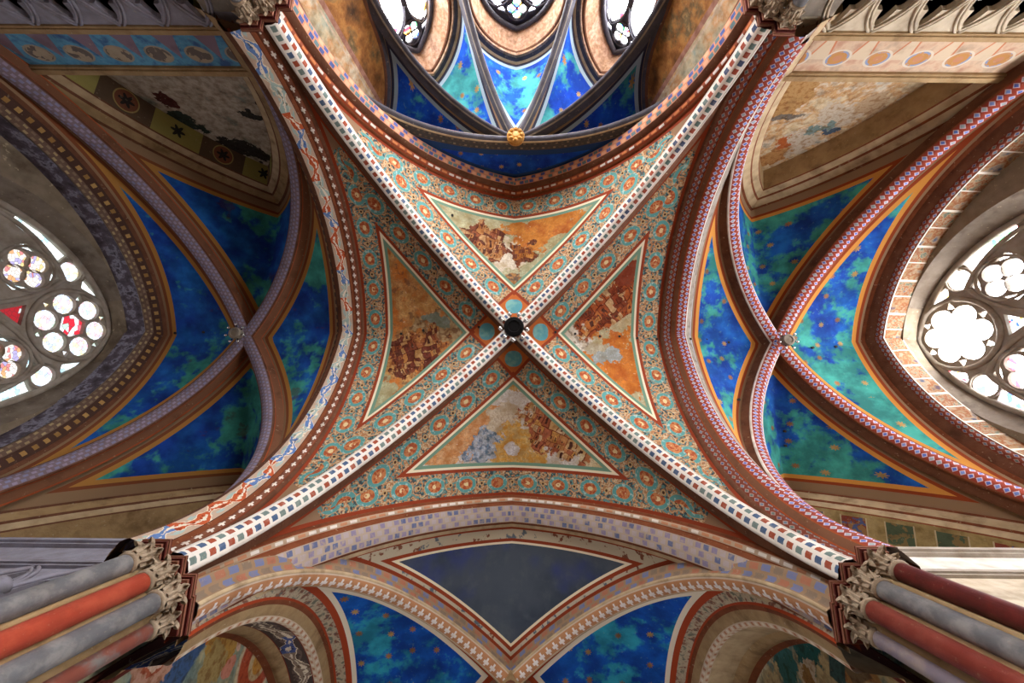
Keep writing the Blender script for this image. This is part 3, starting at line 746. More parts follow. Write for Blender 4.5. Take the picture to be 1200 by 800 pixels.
transept_window(-1, 2, 'large traceried window with coloured glass and red rosette centre in dark bay', GLASS['left'], {
    'white': (.55, '#e8eef8', ('#dcb0b8', '#b0bce0', '#e0d4a8', '#b8d4c4'), .4, 12.), 'rose': (.5, '#e6ecf4', ('#c82838', '#d86070', '#b0c8b8', '#c82838'), .34, 7.), 'edge': (.7, '#e4f0f4', ('#b0c8d0', '#90b0c0'), .3, 9.),
    'quat': (.4, '#f0e8e0', ('#e4a878', '#d88888', '#b0a8d8', '#e8cc90'), .45, 12.), 'tri': (.25, '#c82430', ('#ffffff', '#2040a0', '#c82430'), .4, 9.), 'light': (.7, '#e4eaf6', RB, .35, 6.)})

# ================================================================ transepts
m_plast = plain('stained_wall_plaster', '#8c7e6a', .8, .3, .7)
m_wallfresco = {
    'RT': fresco('lunette_fresco_pale', ['#8f8a78', '#cdb894', '#c9a06a', '#d8ccb8', '#b8763c', '#7f9aa0', '#d8d0c4'], .55, 1.),
    'LT': fresco('lunette_fresco_grey', ['#3f4a44', '#8a7f70', '#8f8574', '#6a3a2c', '#908878', '#2f4044'], .55, 4.),
    'RB': fresco('lunette_fresco_brown', ['#6a5430', '#8c7448', '#a08858', '#7a4a2c', '#b09868', '#5a6a58'], .8, 7.),
    'LB': fresco('lunette_fresco_dark', ['#7a6444', '#a08858', '#8c7448', '#6a5430', '#b09868'], .8, 9.)}
def mural(name, ax, val, base, layers, seed=0., amt=.4):
    """wall painting: patches whose places were measured on the photograph and laid out on the wall plane"""
    I = [i for i in range(3) if 'xyz'[i] != ax]
    def fn(k):
        P = k.sep(k.pos()); a, b = P[I[0]], P[I[1]]; v = k.vec(a, b)
        n = k.noise(v, 1.5, 5., .6, seed+1); m = k.noise(v, 5., 5., .62, seed+2); wa = k.noise(v, 1.3, 5., .62, seed+13); wb = k.noise(v, 1.3, 5., .62, seed+17); a0, b0 = a, b; c = k.ramp(k.noise(v, 1.1, 6., .66, seed+6), [(.32+.36*i/(len(base)-1), q) for i, q in enumerate(base)])
        for kind, (u0, v0), (u1, v1), wd, col, jag in layers:
            wf = 0. if jag < .12 else min(1.6, jag*4.); a, b = a0+(wa-.5)*wf, b0+(wb-.5)*wf
            p, q = un(u0, v0, **{ax: val}), un(u1, v1, **{ax: val}); p, q = p[I], q[I]
            dv = q-p; L = float(np.linalg.norm(dv))+1e-6; e = dv/L
            X = (a-float(p[0]))*float(e[0])+(b-float(p[1]))*float(e[1]); Y = (b-float(p[1]))*float(e[0])-(a-float(p[0]))*float(e[1])
            if kind == 'stroke': d = (((X/L-.5)*2.).abs().max((Y/wd).abs()) if jag < 0 else (((X/L-.5)*2.)*((X/L-.5)*2.)+(Y/wd)*(Y/wd)).sqrt())
            else: d = (X*X+Y*Y).sqrt()/L             # ring / disc of radius L
            msk = (d+(n-.5)*abs(jag)*5.+(m-.5)*abs(jag)*2.).step(1.05, .95)
            if kind == 'ring': msk = msk*(d > 1-wd)
            cc = k.mix(m.step(.42, .62), col, k.mul(col, '#b8a088'))
            c = k.mix(msk, c, cc)
        c = k.mul(c, k.mix(m.step(.3, .62), '#a89480', '#ffffff'), .7)
        return worn(k, c, amt)
    return mat(name, fn, bump=.2)
m_wallfresco['RT'] = mural('lunette_mural_pale', 'y', -6.95, ('#8f7a5c', '#bfa67e', '#c8b898', '#b88c58', '#cabda6', '#8c9088'), [
    ('stroke', (880, 130), (960, 105), .9, '#c09a62', .3), ('stroke', (900, 190), (960, 150), .7, '#cfc6b4', .35), ('stroke', (960, 150), (1010, 120), .8, '#cfc4b0', .4),
    ('stroke', (875, 145), (940, 135), .14, '#7a746a', .2), ('stroke', (885, 195), (930, 172), .45, '#bd8f58', .4), ('stroke', (905, 172), (928, 166), .35, '#b8642c', .4),
    ('stroke', (945, 150), (972, 152), .30, '#7f9a98', .4), ('stroke', (965, 158), (990, 150), .16, '#4a6078', .4), ('stroke', (878, 160), (888, 175), .3, '#7a8468', .3), ('stroke', (1000, 140), (1040, 115), .7, '#c0a888', .4)], 1.)
m_wallfresco['LT'] = mural('lunette_mural_grey', 'y', -6.95, ('#8c8674', '#b4a894', '#c0b4a0', '#a89c88', '#7c8478'), [
    ('stroke', (180, 112), (205, 122), .4, '#5a2c26', .3), ('stroke', (195, 130), (250, 160), .35, '#34443c', .4), ('stroke', (255, 165), (320, 185), .5, '#3a3630', .5), ('stroke', (285, 130), (302, 140), .25, '#3c3c38', .5),
    ('stroke', (160, 125), (215, 160), .3, '#4a5048', .4), ('stroke', (300, 120), (318, 118), .2, '#44423c', .5)], 3.)
m_wallfresco['RB'] = mural('lunette_mural_brown', 'y', 6.95, ('#6a5a3c', '#8c7850', '#9c8860', '#7a6844', '#a49068'), [
    ('stroke', (965, 612), (992, 628), .5, '#5c5a3c', -.12), ('stroke', (990, 612), (1012, 630), .4, '#6f6a4c', -.12), ('stroke', (1062, 622), (1090, 648), .5, '#7a3c2c', -.1), ('stroke', (1068, 622), (1086, 640), .3, '#54587c', -.12),
    ('stroke', (1095, 628), (1140, 645), .6, '#8f5c38', -.2), ('stroke', (1100, 645), (1112, 655), .3, '#3f5884', -.1), ('stroke', (1140, 628), (1180, 650), .5, '#8a7c54', -.1), ('stroke', (1185, 635), (1200, 650), .5, '#5f6a54', -.1)], 5.)
m_panelband = None
def panels_paint():
    def fn(k):
        u, v = k.uv(); pu = 1.35; cell = (u/pu).floor(); f = (u/pu).fract(); h = k.hash(k.vec(cell, 5.)); n = k.noise(k.pos(), 3., 4.)
        pict = k.ramp(n, [(.3, '#7a6a8a'), (.42, '#c8b490'), (.5, '#b8784a'), (.58, '#d8ccb4'), (.7, '#5a74a8')])
        orn = k.ramp(k.noise(k.pos(), 7., 3., .6, 3.), [(.35, '#7f9c98'), (.45, '#d6c8ac'), (.55, '#b4683c'), (.62, '#d6c8ac'), (.72, '#5f78a0')])
        c = k.mix(f < .55, orn, pict)
        edge = ((f-.55).abs() < .03)+(f < .03)+((v-.5).abs() > .44)
        return worn(k, k.mix(edge, k.mul(c, '#b8a898'), '#d8d0c0'), .3)
    return mat('soffit_picture_panels', fn)
m_panelband = panels_paint()
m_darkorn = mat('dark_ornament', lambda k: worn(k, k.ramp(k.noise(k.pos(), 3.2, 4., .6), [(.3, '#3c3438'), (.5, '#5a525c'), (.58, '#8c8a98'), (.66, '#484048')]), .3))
def gallery_paint_pale():
    def fn(k):
        x, y, z = k.sep(k.pos()); f = (((x-6.78)/1.05).fract()-.5)*1.05; h = z-8.05
        n = k.noise(k.pos(), 3., 4.); c = k.ramp(n, [(.3, '#a08c78'), (.5, '#c4a88c'), (.65, '#b08870')])
        head = (f*f*1.2+(h-.12)*(h-.12)*2.2).sqrt()
        c = k.mix((f.abs()*1.0+(z-7.55)*.30 > .42)*(z < 8.2), c, '#b87452'); c = k.mix((f.abs()+(z-7.55)*.30 > .47)*(z < 8.2), c, '#c4b094')
        c = k.mix(head < .36, c, '#c8bca8'); c = k.mix(head < .30, c, k.mix(n > .5, '#7f8ca8', '#b0845c')); c = k.mix(head < .24, c, '#b07e48'); c = k.mix(head < .12, c, '#b07a58')
        return worn(k, c, .4)
    return mat('gallery_painted_saints', fn)
def gallery_paint_dark():
    def fn(k):
        x, y, z = k.sep(k.pos()); f = (((x+6.78)/1.05).fract()-.5)*1.05; h = z-8.22
        n = k.noise(k.pos(), 3., 4.); c = k.ramp(n, [(.3, '#4478a0'), (.5, '#5f9cb8'), (.65, '#41608c')])
        tri = f.abs()*1.9-(8.2-z)+.0
        c = k.mix((f.abs() > (z-7.3)*.42+.02)*(z < 8.3), c, c); g = ((f.abs()-.525)*-1.) < (8.35-z)*.42
        c = k.mix(g, c, '#84707c')
        r = (f*f+h*h*2.).sqrt(); c = k.mix(r < .34, c, '#9a9484'); c = k.mix(r < .29, c, k.mix(n > .5, '#6a6058', '#a8987f'))
        return worn(k, c, .4)
    return mat('gallery_painted_medallions', fn)
def olive_paint():
    def fn(k):
        u, v = k.uv(); f = ((u/1.5).fract()-.5)*1.5; y = (v-.5)*.85; r = (f*f+y*y).sqrt(); alt = ((u/1.5).floor() % 2.) > .5
        at = k.m('ARCTAN2', y, f); fl = r < (at*6.).cos()*.06+.17
        c = k.mix(fl, '#9a9050', '#2c2e26'); c2 = k.mix(r < .36, '#5c4a38', '#a08c54'); c2 = k.mix(r < .32, c2, '#7a4a34'); c2 = k.mix(fl, c2, '#2c2824')
        return worn(k, k.mix(alt, c, c2), .3)
    return mat('olive_flowers_and_roundels', fn)
def picture_soffit(k):
    u, v = k.uv(); pu = 1.15; f = (u/pu).fract(); h = k.hash(k.vec((u/pu).floor(), 9.)); n = k.noise(k.pos(), 2.6, 5., .62); m = k.noise(k.pos(), 6., 4., .6, 4.)
    g = k.ramp(n, [(.3, '#76643e'), (.5, '#9a8658'), (.68, '#ab976a')])
    pic = k.mix(h > .5, k.mix(n > .5, '#4c5a44', '#7c6a44'), k.mix(n > .48, '#7c3c2c', '#8f6a44')); pic = k.mix((m > .56)*(h > .3), pic, '#4c5880')
    inn = ((f-.42).abs() < .28)*((v-.5).abs() < .36); c = k.mix(inn, g, pic); c = k.mix(((f-.42).abs() > .28)*((f-.42).abs() < .31)*((v-.5).abs() < .38), c, '#b8a888')
    return worn(k, c, .45)
m_picsoff = mat('brown_soffit_with_small_pictures', picture_soffit, bump=.2)
m_olive = olive_paint()
m_gal = {1: gallery_paint_pale(), -1: gallery_paint_dark()}
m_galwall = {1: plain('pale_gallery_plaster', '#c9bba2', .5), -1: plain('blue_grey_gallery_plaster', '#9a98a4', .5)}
m_passage = m_stone
TB = {1: (10.22, .3, 14.25), -1: (-10.4, .25, 14.25)}
X0, X1, YW = 6.98, 13.7, 5.75
def transept(sx):
    R_ = sx > 0; nm = 'right' if R_ else 'left'
    boss = arr(*TB[sx]); depth = .42
    sp = {(a, b): arr((6.78 if a == 0 else 13.35)*sx, (5.5)*b, ZS0+.2) for a in (0, 1) for b in (-1, 1)}
    rb = {k: halfrib(p, boss) for k, p in sp.items()}; cen = (boss[0], boss[1], ZS0)
    rw = {k: offset(P, cen, -depth) for k, P in rb.items()}
    sc_ = {'in': pointed((X0*sx, -5.8, ZS0), (X0*sx, 5.8, ZS0), 7.45), 'out': pointed((X1*sx, -5.45, ZS0), (X1*sx, 5.75, ZS0), 7.5),
           't': pointed((X0*sx, -YW, ZS0), (X1*sx, -YW, ZS0), 7.95), 'b': pointed((X0*sx, YW, ZS0), (X1*sx, YW, ZS0), 7.95)}
    cl = setting('ceiling', ('star-painted blue and turquoise rib vault of the bright transept' if R_ else 'dark blue rib vault of the shadowed transept'), (boss[0], 0, ZS0))
    kw = dict(deep='#1848a8', teal='#46a898', mid='#1f70c4', patch=.50) if R_ else dict(deep='#1848a8', teal='#46a898', mid='#1f70c4', patch=.545, stars=False, edge='#a87838', inner='#7a4426', rust=.5)
    for i, (key, c0, c1) in enumerate((('in', (0, -1), (0, 1)), ('out', (1, -1), (1, 1)), ('t', (0, -1), (1, -1)), ('b', (0, 1), (1, 1)))):
        B = np.concatenate([rw[c0], rw[c1][::-1][1:]])
        kk = dict(kw)
        if R_ and key == 'out': kk.update(patch=.44)
        mesh_obj('vault_web', web_mesh(sc_[key], B, 40), blue_web('web_%s_%s' % (nm, key), .40, .08 if key in ('in', 'out') else .30, seed=3.*i+(0 if R_ else 40), **kk), cl, smooth=True,
                 label=('blue web between rib and '+{'in': 'crossing arch', 'out': 'window arch', 't': 'gallery-side wall', 'b': 'nave-side wall'}[key]))
    for (a, b), P in rb.items():
        at = {0: 'the crossing arch', 1: 'the window wall'}[a]; sd = {-1: 'beside the gallery with painted heads' if R_ else 'beside the gallery with painted medallions', 1: 'above the dark red shaft' if R_ else 'above the bright orange-red shaft'}[b]
        if R_: half_rib_thing(P, cen, 'lozenge-painted rib from %s, %s' % (at, sd), 'ribs of the bright transept vault', m_latt, m_brown, .2, depth, edge=m_white if a == 0 else m_rust)
        else: half_rib_thing(P, cen, 'dark umber rib from %s, %s' % (at, sd), 'ribs of the shadowed transept vault', m_indigo, m_dots_dk if False else m_offbrown, .2, depth, edge=m_brown)
    boss_lamp((boss[0]-.0, boss[1], boss[2]-.42), .22, 7, 'small grey boss with bulbs at the crown of the %s blue vault' % ('bright' if R_ else 'shadowed'), m_stone, .34, .055)
    # end wall: moulded wall rib, picture-panel soffit, plaster, deep window reveal
    P = sc_['out']; t = thing('lunette_arch', ('pointed wall arch with a soffit of small painted panels around the blown-out window' if R_ else 'dark pointed wall arch with dotted mouldings around the coloured window'), 'arch', tuple(P[0]), None)
    sweep_on(t, P, (P[0]+P[-1])/2, (sx, 0, 0), [
        ('edge_fillet', m_rust if R_ else m_brown, [(0, 0), (.02, .06), (.07, .10)]), ('side_moulding', m_brown if R_ else m_dots_dk, [(.07, .10), (.10, .25), (.18, .38)]),
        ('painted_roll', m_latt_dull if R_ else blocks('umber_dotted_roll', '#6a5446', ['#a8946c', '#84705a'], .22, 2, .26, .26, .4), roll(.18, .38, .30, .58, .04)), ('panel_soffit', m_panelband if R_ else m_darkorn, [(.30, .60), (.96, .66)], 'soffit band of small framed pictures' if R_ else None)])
    XW = 14.62*sx; yc = .27
    ho = arch2d(yc, 2.4, 9.45, 3.62, 4.45, 20)
    ol = [(-6.4, FLOOR), (6.4, FLOOR), (6.4, 15.6), (-6.4, 15.6)]
    w_ = mesh_obj('wall_'+nm, plate(ol, [ho], lambda y, z, d: (XW+d*sx, y, z), .5, False), m_plast)
    struct(w_, 'stained plaster end wall around the %s window' % ('blown-out' if R_ else 'coloured'))
    A = np.array([(XW, y, z) for y, z in ho]); Bq = np.array([(15.3*sx, y, z) for y, z in arch2d(yc, 2.8, 9.5, 3.22, 4.58, 20)])
    A = np.concatenate([A, A[:1]]); Bq = np.concatenate([Bq, Bq[:1]]); mb = MB(); mb.grid(np.stack([A, Bq], 1))
    mesh_obj('window_reveal', mb, plain('weathered_reveal_stone', '#84786a', .6), w_)
    # side walls: arcaded gallery below, cornice, recessed lunette above
    for sy, tag_ in ((-1, 'T'), (1, 'B')):
        lun = m_wallfresco[('R' if R_ else 'L')+tag_]; top = sy < 0
        yw = 6.0*sy
        i0 = 2 if R_ and not top else 0
        ops = [arch2d((7.5+1.05*i)*sx, 4.3, 6.55, .40, .78, 12, .26) for i in range(i0, 6)]
        xa, xb = sorted((6.6*sx, 14.7*sx))
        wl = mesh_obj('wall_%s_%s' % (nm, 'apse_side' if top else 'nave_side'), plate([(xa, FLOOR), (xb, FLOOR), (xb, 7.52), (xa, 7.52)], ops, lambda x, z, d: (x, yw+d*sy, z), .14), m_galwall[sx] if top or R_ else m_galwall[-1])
        struct(wl, {(1, -1): 'pale arcaded gallery wall with dark trefoil openings', (-1, -1): 'shadowed arcaded gallery wall with dark openings', (1, 1): 'bright white gallery wall behind the dark red shaft', (-1, 1): 'dim blue-grey gallery wall behind the grey shaft'}[(sx, sy)])
        for i in range(i0, 6):
            for q, rr in enumerate((.46, .53)):
                Pp = pointed(((7.5+1.05*i)*sx-rr, yw, 6.5), ((7.5+1.05*i)*sx+rr, yw, 6.5), .78+.12+.10*q, 12); mb = MB(); mb.tube(Pp-arr(0, sy*.02, 0), .032, 8)
                mesh_obj('arch_moulding', mb, m_galwall[sx], wl, smooth=True)
        for i in range(i0, 7):
            mb = MB(); xx = (6.975+1.05*i)*sx
            mb.lathe((xx, yw-.05*sy, 0), [(.07, 4.3), (.07, 6.3), (.09, 6.32), (.08, 6.36), (.13, 6.5), (.15, 6.55), (.15, 6.62)], 12); mesh_obj('colonnette', mb, m_galwall[sx], wl, smooth=True)
        mb = MB(); mb.box((10.95*sx, yw+2.2*sy, 5.0), (3.9, .06, 3.6)); mb.box((10.95*sx, yw+1.2*sy, 7.5), (3.9, 1.0, .05))
        for xe in (7.02, 14.8): mb.box((xe*sx, yw+1.35*sy, 5.0), (.05, .85, 3.6)); mesh_obj('passage_wall', mb, m_passage, wl)
        # painted band
        mb = MB(); mb.box((10.65*sx, yw+.1*sy, 8.07), (4.05, .1, .56)); bd = mesh_obj('frieze', mb, m_gal[sx] if top else (m_white if R_ else m_galwall[-1]), wl, 'painted band of heads in roundels' if top else None)
        # string course under the frieze and cornice above
        y_ = yw-.06*sy
        for z_, hh, pr, nme in ((7.56, .05, .10, 'string_course'), (8.66, .07, .14, 'cornice')):
            mb = MB(); L = 4.05
            mb.box((10.65*sx, yw+.3*sy, z_), (L, .30+pr, hh)); mb.box((10.65*sx, yw+.3*sy, z_-hh-.02), (L, .30+pr*.6, .03)); mb.box((10.65*sx, yw+.3*sy, z_+hh+.02), (L, .30+pr*.7, .02))
            mesh_obj(nme, mb, (m_tan if R_ else m_tan) if top else (m_lgstone if R_ else m_galwall[-1]), wl)
        Ps = sc_['t' if top else 'b']
        t = thing('lunette_arch', 'pointed wall arch with beige mouldings over the %s lunette' % {(1, -1): 'pale fresco', (-1, -1): 'shadowed grey fresco', (1, 1): 'brown picture-panel', (-1, 1): 'darkest brown'}[(sx, sy)], 'arch', tuple(Ps[0]), None)
        bz, ln = (m_beige, m_rust) if R_ else (m_tan, m_brown)
        sweep_on(t, Ps, (Ps[0]+Ps[-1])/2, (0, sy, 0), [
            ('edge_fillet', ln, [(0, 0), (.02, .06), (.05, .08)]), ('side_moulding', bz, [(.05, .08), (.12, .20), (.2, .34)]), ('edge_fillet', ln, [(.2, .34), (.22, .38), (.26, .40)]),
            ('side_moulding', bz if R_ else m_beige, [(.26, .40), (.30, .50), (.38, .62)]), ('edge_fillet', ln, [(.38, .62), (.42, .65)]), ('soffit_band', (m_tan if top else m_picsoff) if R_ else (m_olive if top else m_tan), [(.42, .65), (1.25, .74)])])
        yl = (YW+1.2)*sy; mb = MB(); mb.box((10.3*sx, yl+.1*sy, 11.5), (3.7, .1, 3.4))
        mesh_obj('lunette', mb, lun, wl, {(1, -1): 'worn ochre and grey fresco lunette', (-1, -1): 'shadowed grey fresco lunette', (1, 1): 'brown lunette with small pictures', (-1, 1): 'dark brown lunette'}[(sx, sy)])
transept(1); transept(-1)

# ================================================================ apse
AB = arr(-.0, -7.05, 12.35); AD = .38
E0 = [arr(s*5.55, -6.85, ZS0) for s in (-1, 1)]
VX = [E0[0], arr(-4.4, -9.0, ZS0), arr(-2.0, -11.0, ZS0), arr(2.0, -11.0, ZS0), arr(4.4, -9.0, ZS0), E0[1]]
ar = [halfrib(p, AB, zs=(8.5 if i in (0, 5) else 7.7)) for i, p in enumerate(VX)]; acen = (0, -7.9, ZS0); aw = [offset(P, (0, -7.3, ZS0), -AD) for P in ar]
apv = setting('ceiling', 'deep blue star-painted vault of the polygonal apse', (0, -8.5, ZS0))
apx = [12.6, 12.85, 12.95, 12.85, 12.6]; zsp = [10.2, 10.5, 10.5, 10.5, 10.2]
aside = [stilted(VX[i], VX[i+1], zsp[i], apx[i]) for i in range(5)]
for i in range(5):
    B = np.concatenate([aw[i], aw[i+1][::-1][1:]]); dk = i in (0, 4)
    mesh_obj('vault_web', web_mesh(aside[i], B, 36, .1), blue_web('web_apse_%d' % i, .24, .02, deep='#1044b4', mid='#1560cc', teal='#48a8a4', patch=.58 if dk else (.60 if i == 2 else .53), edge='#8fa0a8', inner='#2c2c3c', seed=60+5.*i), apv, smooth=True)
Af = pointed((-5.7, -6.74, ZS0), (5.7, -6.74, ZS0), 7.3); Bf = np.concatenate([aw[0], aw[5][::-1][1:]])
mesh_obj('vault_web', web_mesh(Af, Bf, 24, .02), blue_web('web_apse_front', .22, .02, deep='#1044b4', mid='#1560cc', teal='#48a8a4', patch=.62, edge='#24406a', inner='#24406a', seed=90., steep=True), apv, 'narrow blue starred web before the apse rib', smooth=True)
an = {0: 'front', 5: 'front', 1: 'first', 2: 'middle', 3: 'middle', 4: 'first'}
for i, P in enumerate(ar):
    fr = i in (0, 5); lf = i < 3
    lb = ('front rib of the apse springing from ' + PIERN[(-1 if lf else 1, -1)]) if fr else ('slate-grey %s rib of the apse on the side of the %s' % ('window-dividing' if i in (2, 3) else 'outer', 'dark gallery' if lf else 'pale gallery'))
    half_rib_thing(P, (0, -7.3, ZS0), lb, 'ribs of the apse vault', m_dkgrey, blocks('slate_with_dots', '#4a4440', ['#80705a', '#5c5044'], .2, 2, .22, .22, .3) if fr else m_dkgrey, .085 if not fr else .11, AD, name='apse_rib', edge=m_beige if fr else m_stone)
t = thing('apse_boss', 'gilded rosette boss where the apse ribs meet', 'boss', tuple(AB+arr(0, 0, -.2)))
m_gilt = plain('gilded_carving', '#b8843c', .4, .3, 6., .45)
mb = MB(); mb.lathe(AB, [(.30, .1), (.33, 0), (.33, -.1), (.28, -.17), (.2, -.14), (.16, -.16), (.1, -.2), (.02, -.21)], 24); mesh_obj('disc', mb, m_gilt, t)
for i in range(8):
    a = 2*PI*i/8; mb = MB(); mb.lathe(AB+arr(.22*math.cos(a), .22*math.sin(a), -.17), [(.02, .05), (.075, .03), (.075, -.02), (.03, -.06)], 8); mesh_obj('petal', mb, m_gilt, t, smooth=True)
def apse_wall_paint(k):
    x, y, z = k.sep(k.pos()); p = k.pos(); n = k.noise(p, .8, 6., .62, 3.); m = k.noise(p, 3.5, 5., .6, 8.)
    och = k.ramp(n, [(.32, '#4a3420'), (.45, '#8a5a2c'), (.52, '#a8743c'), (.6, '#6a5a3c'), (.68, '#b89060')])
    pale = k.ramp(n, [(.32, '#8a9a90'), (.45, '#c4b494'), (.52, '#c89a6c'), (.6, '#cfc4ac'), (.68, '#a87a54')])
    d = y+7.75+(z-9.)*.12; c = k.mix(d > 0., och, pale); c = k.mix(d.abs() < .07, c, '#a07464'); c = k.mix((d-.16).abs() < .03, c, '#c8b49c')
    return worn(k, k.mul(c, k.mix(m.step(.3, .65), '#b0a088', '#ffffff'), .7), .3)
m_apwall = mat('apse_wall_painting', apse_wall_paint, bump=.2)
m_apfresco = fresco('apse_wall_pale', ['#8a9a90', '#b8a484', '#c89a6c', '#c8bca4', '#a06a44'], .6, 15.)
m_salmonstone = fresco('salmon_reveal', ['#a87c64', '#c09a80', '#b08a6c', '#c8a890', '#9a7a68'], .9, 17., lines=False)
gl_a = {k: glass('glass_apse_'+k, GLASS['apse']*v[0], 2.+len(k), v[1], RB, v[2], v[3]) for k, v in {'l': (1., '#f8faff', .08, 6.), 'q': (.6, '#f6f4f4', .3, 8.)}.items()}
wn = 3
for i in range(5):
    a, b = VX[i], VX[i+1]; a2, b2 = a*arr(1, 1, 0), b*arr(1, 1, 0); L = np.linalg.norm(b2-a2); d = (b2-a2)/L; nrm = np.cross((0, 0, 1.), d)
    if nrm @ ((a2+b2)/2-arr(0, -7, 0)) < 0: nrm = -nrm
    mid = (a2+b2)/2
    to3 = lambda s, z, dd, mid=mid, d=d, nrm=nrm: tuple(mid+d*s+nrm*dd+arr(0, 0, z))
    if i in (0, 4):
        o = mesh_obj('wall_apse', plate([(-L/2-.15, FLOOR), (L/2+.15, FLOOR), (L/2+.15, 13.1), (-L/2-.15, 13.1)], [], lambda s, z, dd, f=to3: f(s, z, dd+.12), .5, False), m_apwall)
        struct(o, 'ochre-painted apse wall beside the %s' % ('dark gallery pier' if i == 0 else 'pale gallery pier'))
        P = aside[i]; t = thing('lunette_arch', 'dark wall rib of the apse over the ochre wall by the %s' % ('dark gallery' if i == 0 else 'pale gallery'), 'arch', tuple(P[0]))
        sweep_on(t, P, mid+arr(0, 0, 9), nrm, [('edge_fillet', m_dkgrey, [(0, 0), (.02, .08), (.06, .12)]), ('side_moulding', m_brown, [(.06, .12), (.1, .2), (.2, .24)])])
        continue
    hw = L/2-.24; ho = arch2d(0, 2.5, 10.45, hw, apx[i]-10.45-.32, 16); hi = arch2d(0, 3.2, 10.35, hw-.28, apx[i]-10.35-.62, 16)
    o = mesh_obj('wall_apse', plate([(-L/2-.1, FLOOR), (L/2+.1, FLOOR), (L/2+.1, 13.3), (-L/2-.1, 13.3)], [ho], lambda s, z, dd, f=to3: f(s, z, dd+.1), .3, False), m_salmonstone)
    struct(o, 'apse wall around the %s window' % {1: 'arched window next to the dark gallery', 2: 'central', 3: 'arched window next to the pale gallery'}[i])
    A = np.array([to3(s, z, .1) for s, z in ho]); Bq = np.array([to3(s, z, 1.15) for s, z in hi]); A = np.concatenate([A, A[:1]]); Bq = np.concatenate([Bq, Bq[:1]])
    mb = MB(); mb.grid(np.stack([A, A*.5+Bq*.5, Bq], 1)); mesh_obj('window_reveal', mb, m_salmonstone, o)
    P = aside[i]; t = thing('lunette_arch', 'dark slate arch framing the %s apse window' % {1: 'dark-gallery-side', 2: 'central', 3: 'pale-gallery-side'}[i], 'arch', tuple(P[0]))
    sweep_on(t, P, mid+arr(0, 0, 9), nrm, [('edge_fillet', m_beige, [(0, 0), (.02, .05), (.05, .07)]), ('side_moulding', m_dkgrey, [(.05, .07), (.08, .18), (.16, .26)]), ('painted_roll', m_brown, roll(.16, .26, .24, .36, .03))])
    P2 = np.array([to3(p[0], p[2], 1.0) for p in pointed((-hw+.30, 0, 10.35), (hw-.30, 0, 10.35), apx[i]-10.35-.66, 24)]); mb = MB(); mb.tube(P2, .09, 8); mesh_obj('inner_moulding', mb, m_dkgrey, o, smooth=True)
    ih = hw-.28; qz = apx[i]-1.28; H = []
    for l in foil(0, qz, 4, .20, .165, PI/4 if i != 2 else 0): H.append((l, 'q', 'quatrefoil pane'))
    for s in (-1, 1):
        H.append(([(x, z) for x, z in arch2d(s*ih*.5, 3.4, qz-.95, ih*.40, .75, 10)], 'l', 'lancet light'))
        H.append(([(s*.42, qz+.12), (s*.80, qz-.52), (s*(ih-.10), qz-.75), (s*.70, qz+.02)], 'l', 'spandrel pane') if ih > .95 else ([(s*.42, qz+.1), (s*.62, qz-.3), (s*.72, qz-.3)], 'l', 'spandrel pane'))
    arcs = [(circ(0, qz, .42, 20)+[(.42, qz)], .04)]+[([(s*ih*.5+p[0], p[2]) for p in pointed((-ih*.46, 0, qz-.95), (ih*.46, 0, qz-.95), .85, 10)], .045) for s in (-1, 1)]
    window('window_%d' % wn, 'bright lancet window with quatrefoil head %s' % {1: 'beside the dark-gallery side of the apse', 2: 'in the centre of the apse', 3: 'beside the pale-gallery side of the apse'}[i], H, hi, lambda s, z, dd, f=to3: f(s, z, dd+1.15), .16, m_dkgrey, gl_a, arcs, tuple(mid+nrm*1.15+arr(0, 0, 3.2)))
    wn += 1
# straight walls between the crossing piers and the apse polygon are hidden by the piers; they close the shell behind them
for s in (-1, 1):
    mb = MB(); mb.box((6.1*s, -7.1, 4.5), (.5, .35, 6.1)); struct(mesh_obj('wall_apse', mb, m_apfresco), 'pale painted wall strip between apse and %s gallery' % ('dark' if s < 0 else 'pale'))

# ================================================================ nave
NB = arr(0, 11.3, 13.5); Y0, Y1 = 6.98, 15.6
nsp = {(s, q): arr(5.36*s, (6.62 if q == 0 else 15.9), ZS0) for s in (-1, 1) for q in (0, 1)}
nr = {k: halfrib(p, NB) for k, p in nsp.items()}; ncen = (0, 11.1, ZS0); nw = {k: offset(P, ncen, -.42) for k, P in nr.items()}
nside = {'f': pointed((-5.75, Y0, ZS0), (5.75, Y0, ZS0), 7.36), 'k': pointed((-5.75, Y1, ZS0), (5.75, Y1, ZS0), 7.3),
         'l': pointed((-5.35, Y0-.1, ZS0), (-5.35, Y1, ZS0), 6.25), 'r': pointed((5.35, Y0-.1, ZS0), (5.35, Y1, ZS0), 6.25)}
def grey_web():
    def fn(k):
        ur, dr = k.uv('rib'); ua, da = k.uv('arch'); x, y, z = k.sep(k.pos()); p = k.pos()
        a = dr-.33; b = da-.06; n = k.noise(p, 4., 4., .6); n2 = k.noise(p, .5, 4.)
        c = k.mix(n2.step(.4, .66), '#4a525c', '#39424f'); c = k.mix(k.noise(p, .45, 3., .5, 8.).step(.55, .72)*.6, c, '#2c3a86')
        c = k.mix(k.noise(p, 2., 5., .6, 3.).step(.5, .7)*.35, c, '#5c6466')
        d = (a-.15).min(b-.36)
        bord = k.mix(n.step(.56, .62), '#bcae94', k.mix(n2 > .5, '#7a4a34', '#5f6870'))
        c2 = k.mix(d > 0., bord, PAL['rust']); c2 = k.mix(d > .10, c2, PAL['cream']); c2 = k.mix(d > .17, c2, c)
        c2 = k.mix((a < .06)+(b < .06), c2, PAL['rust'])
        return c2
    return mat('web_nave_grey', fn)
nv = setting('ceiling', 'rib vault of the nave bay with one slate-grey web', (0, 11, ZS0))
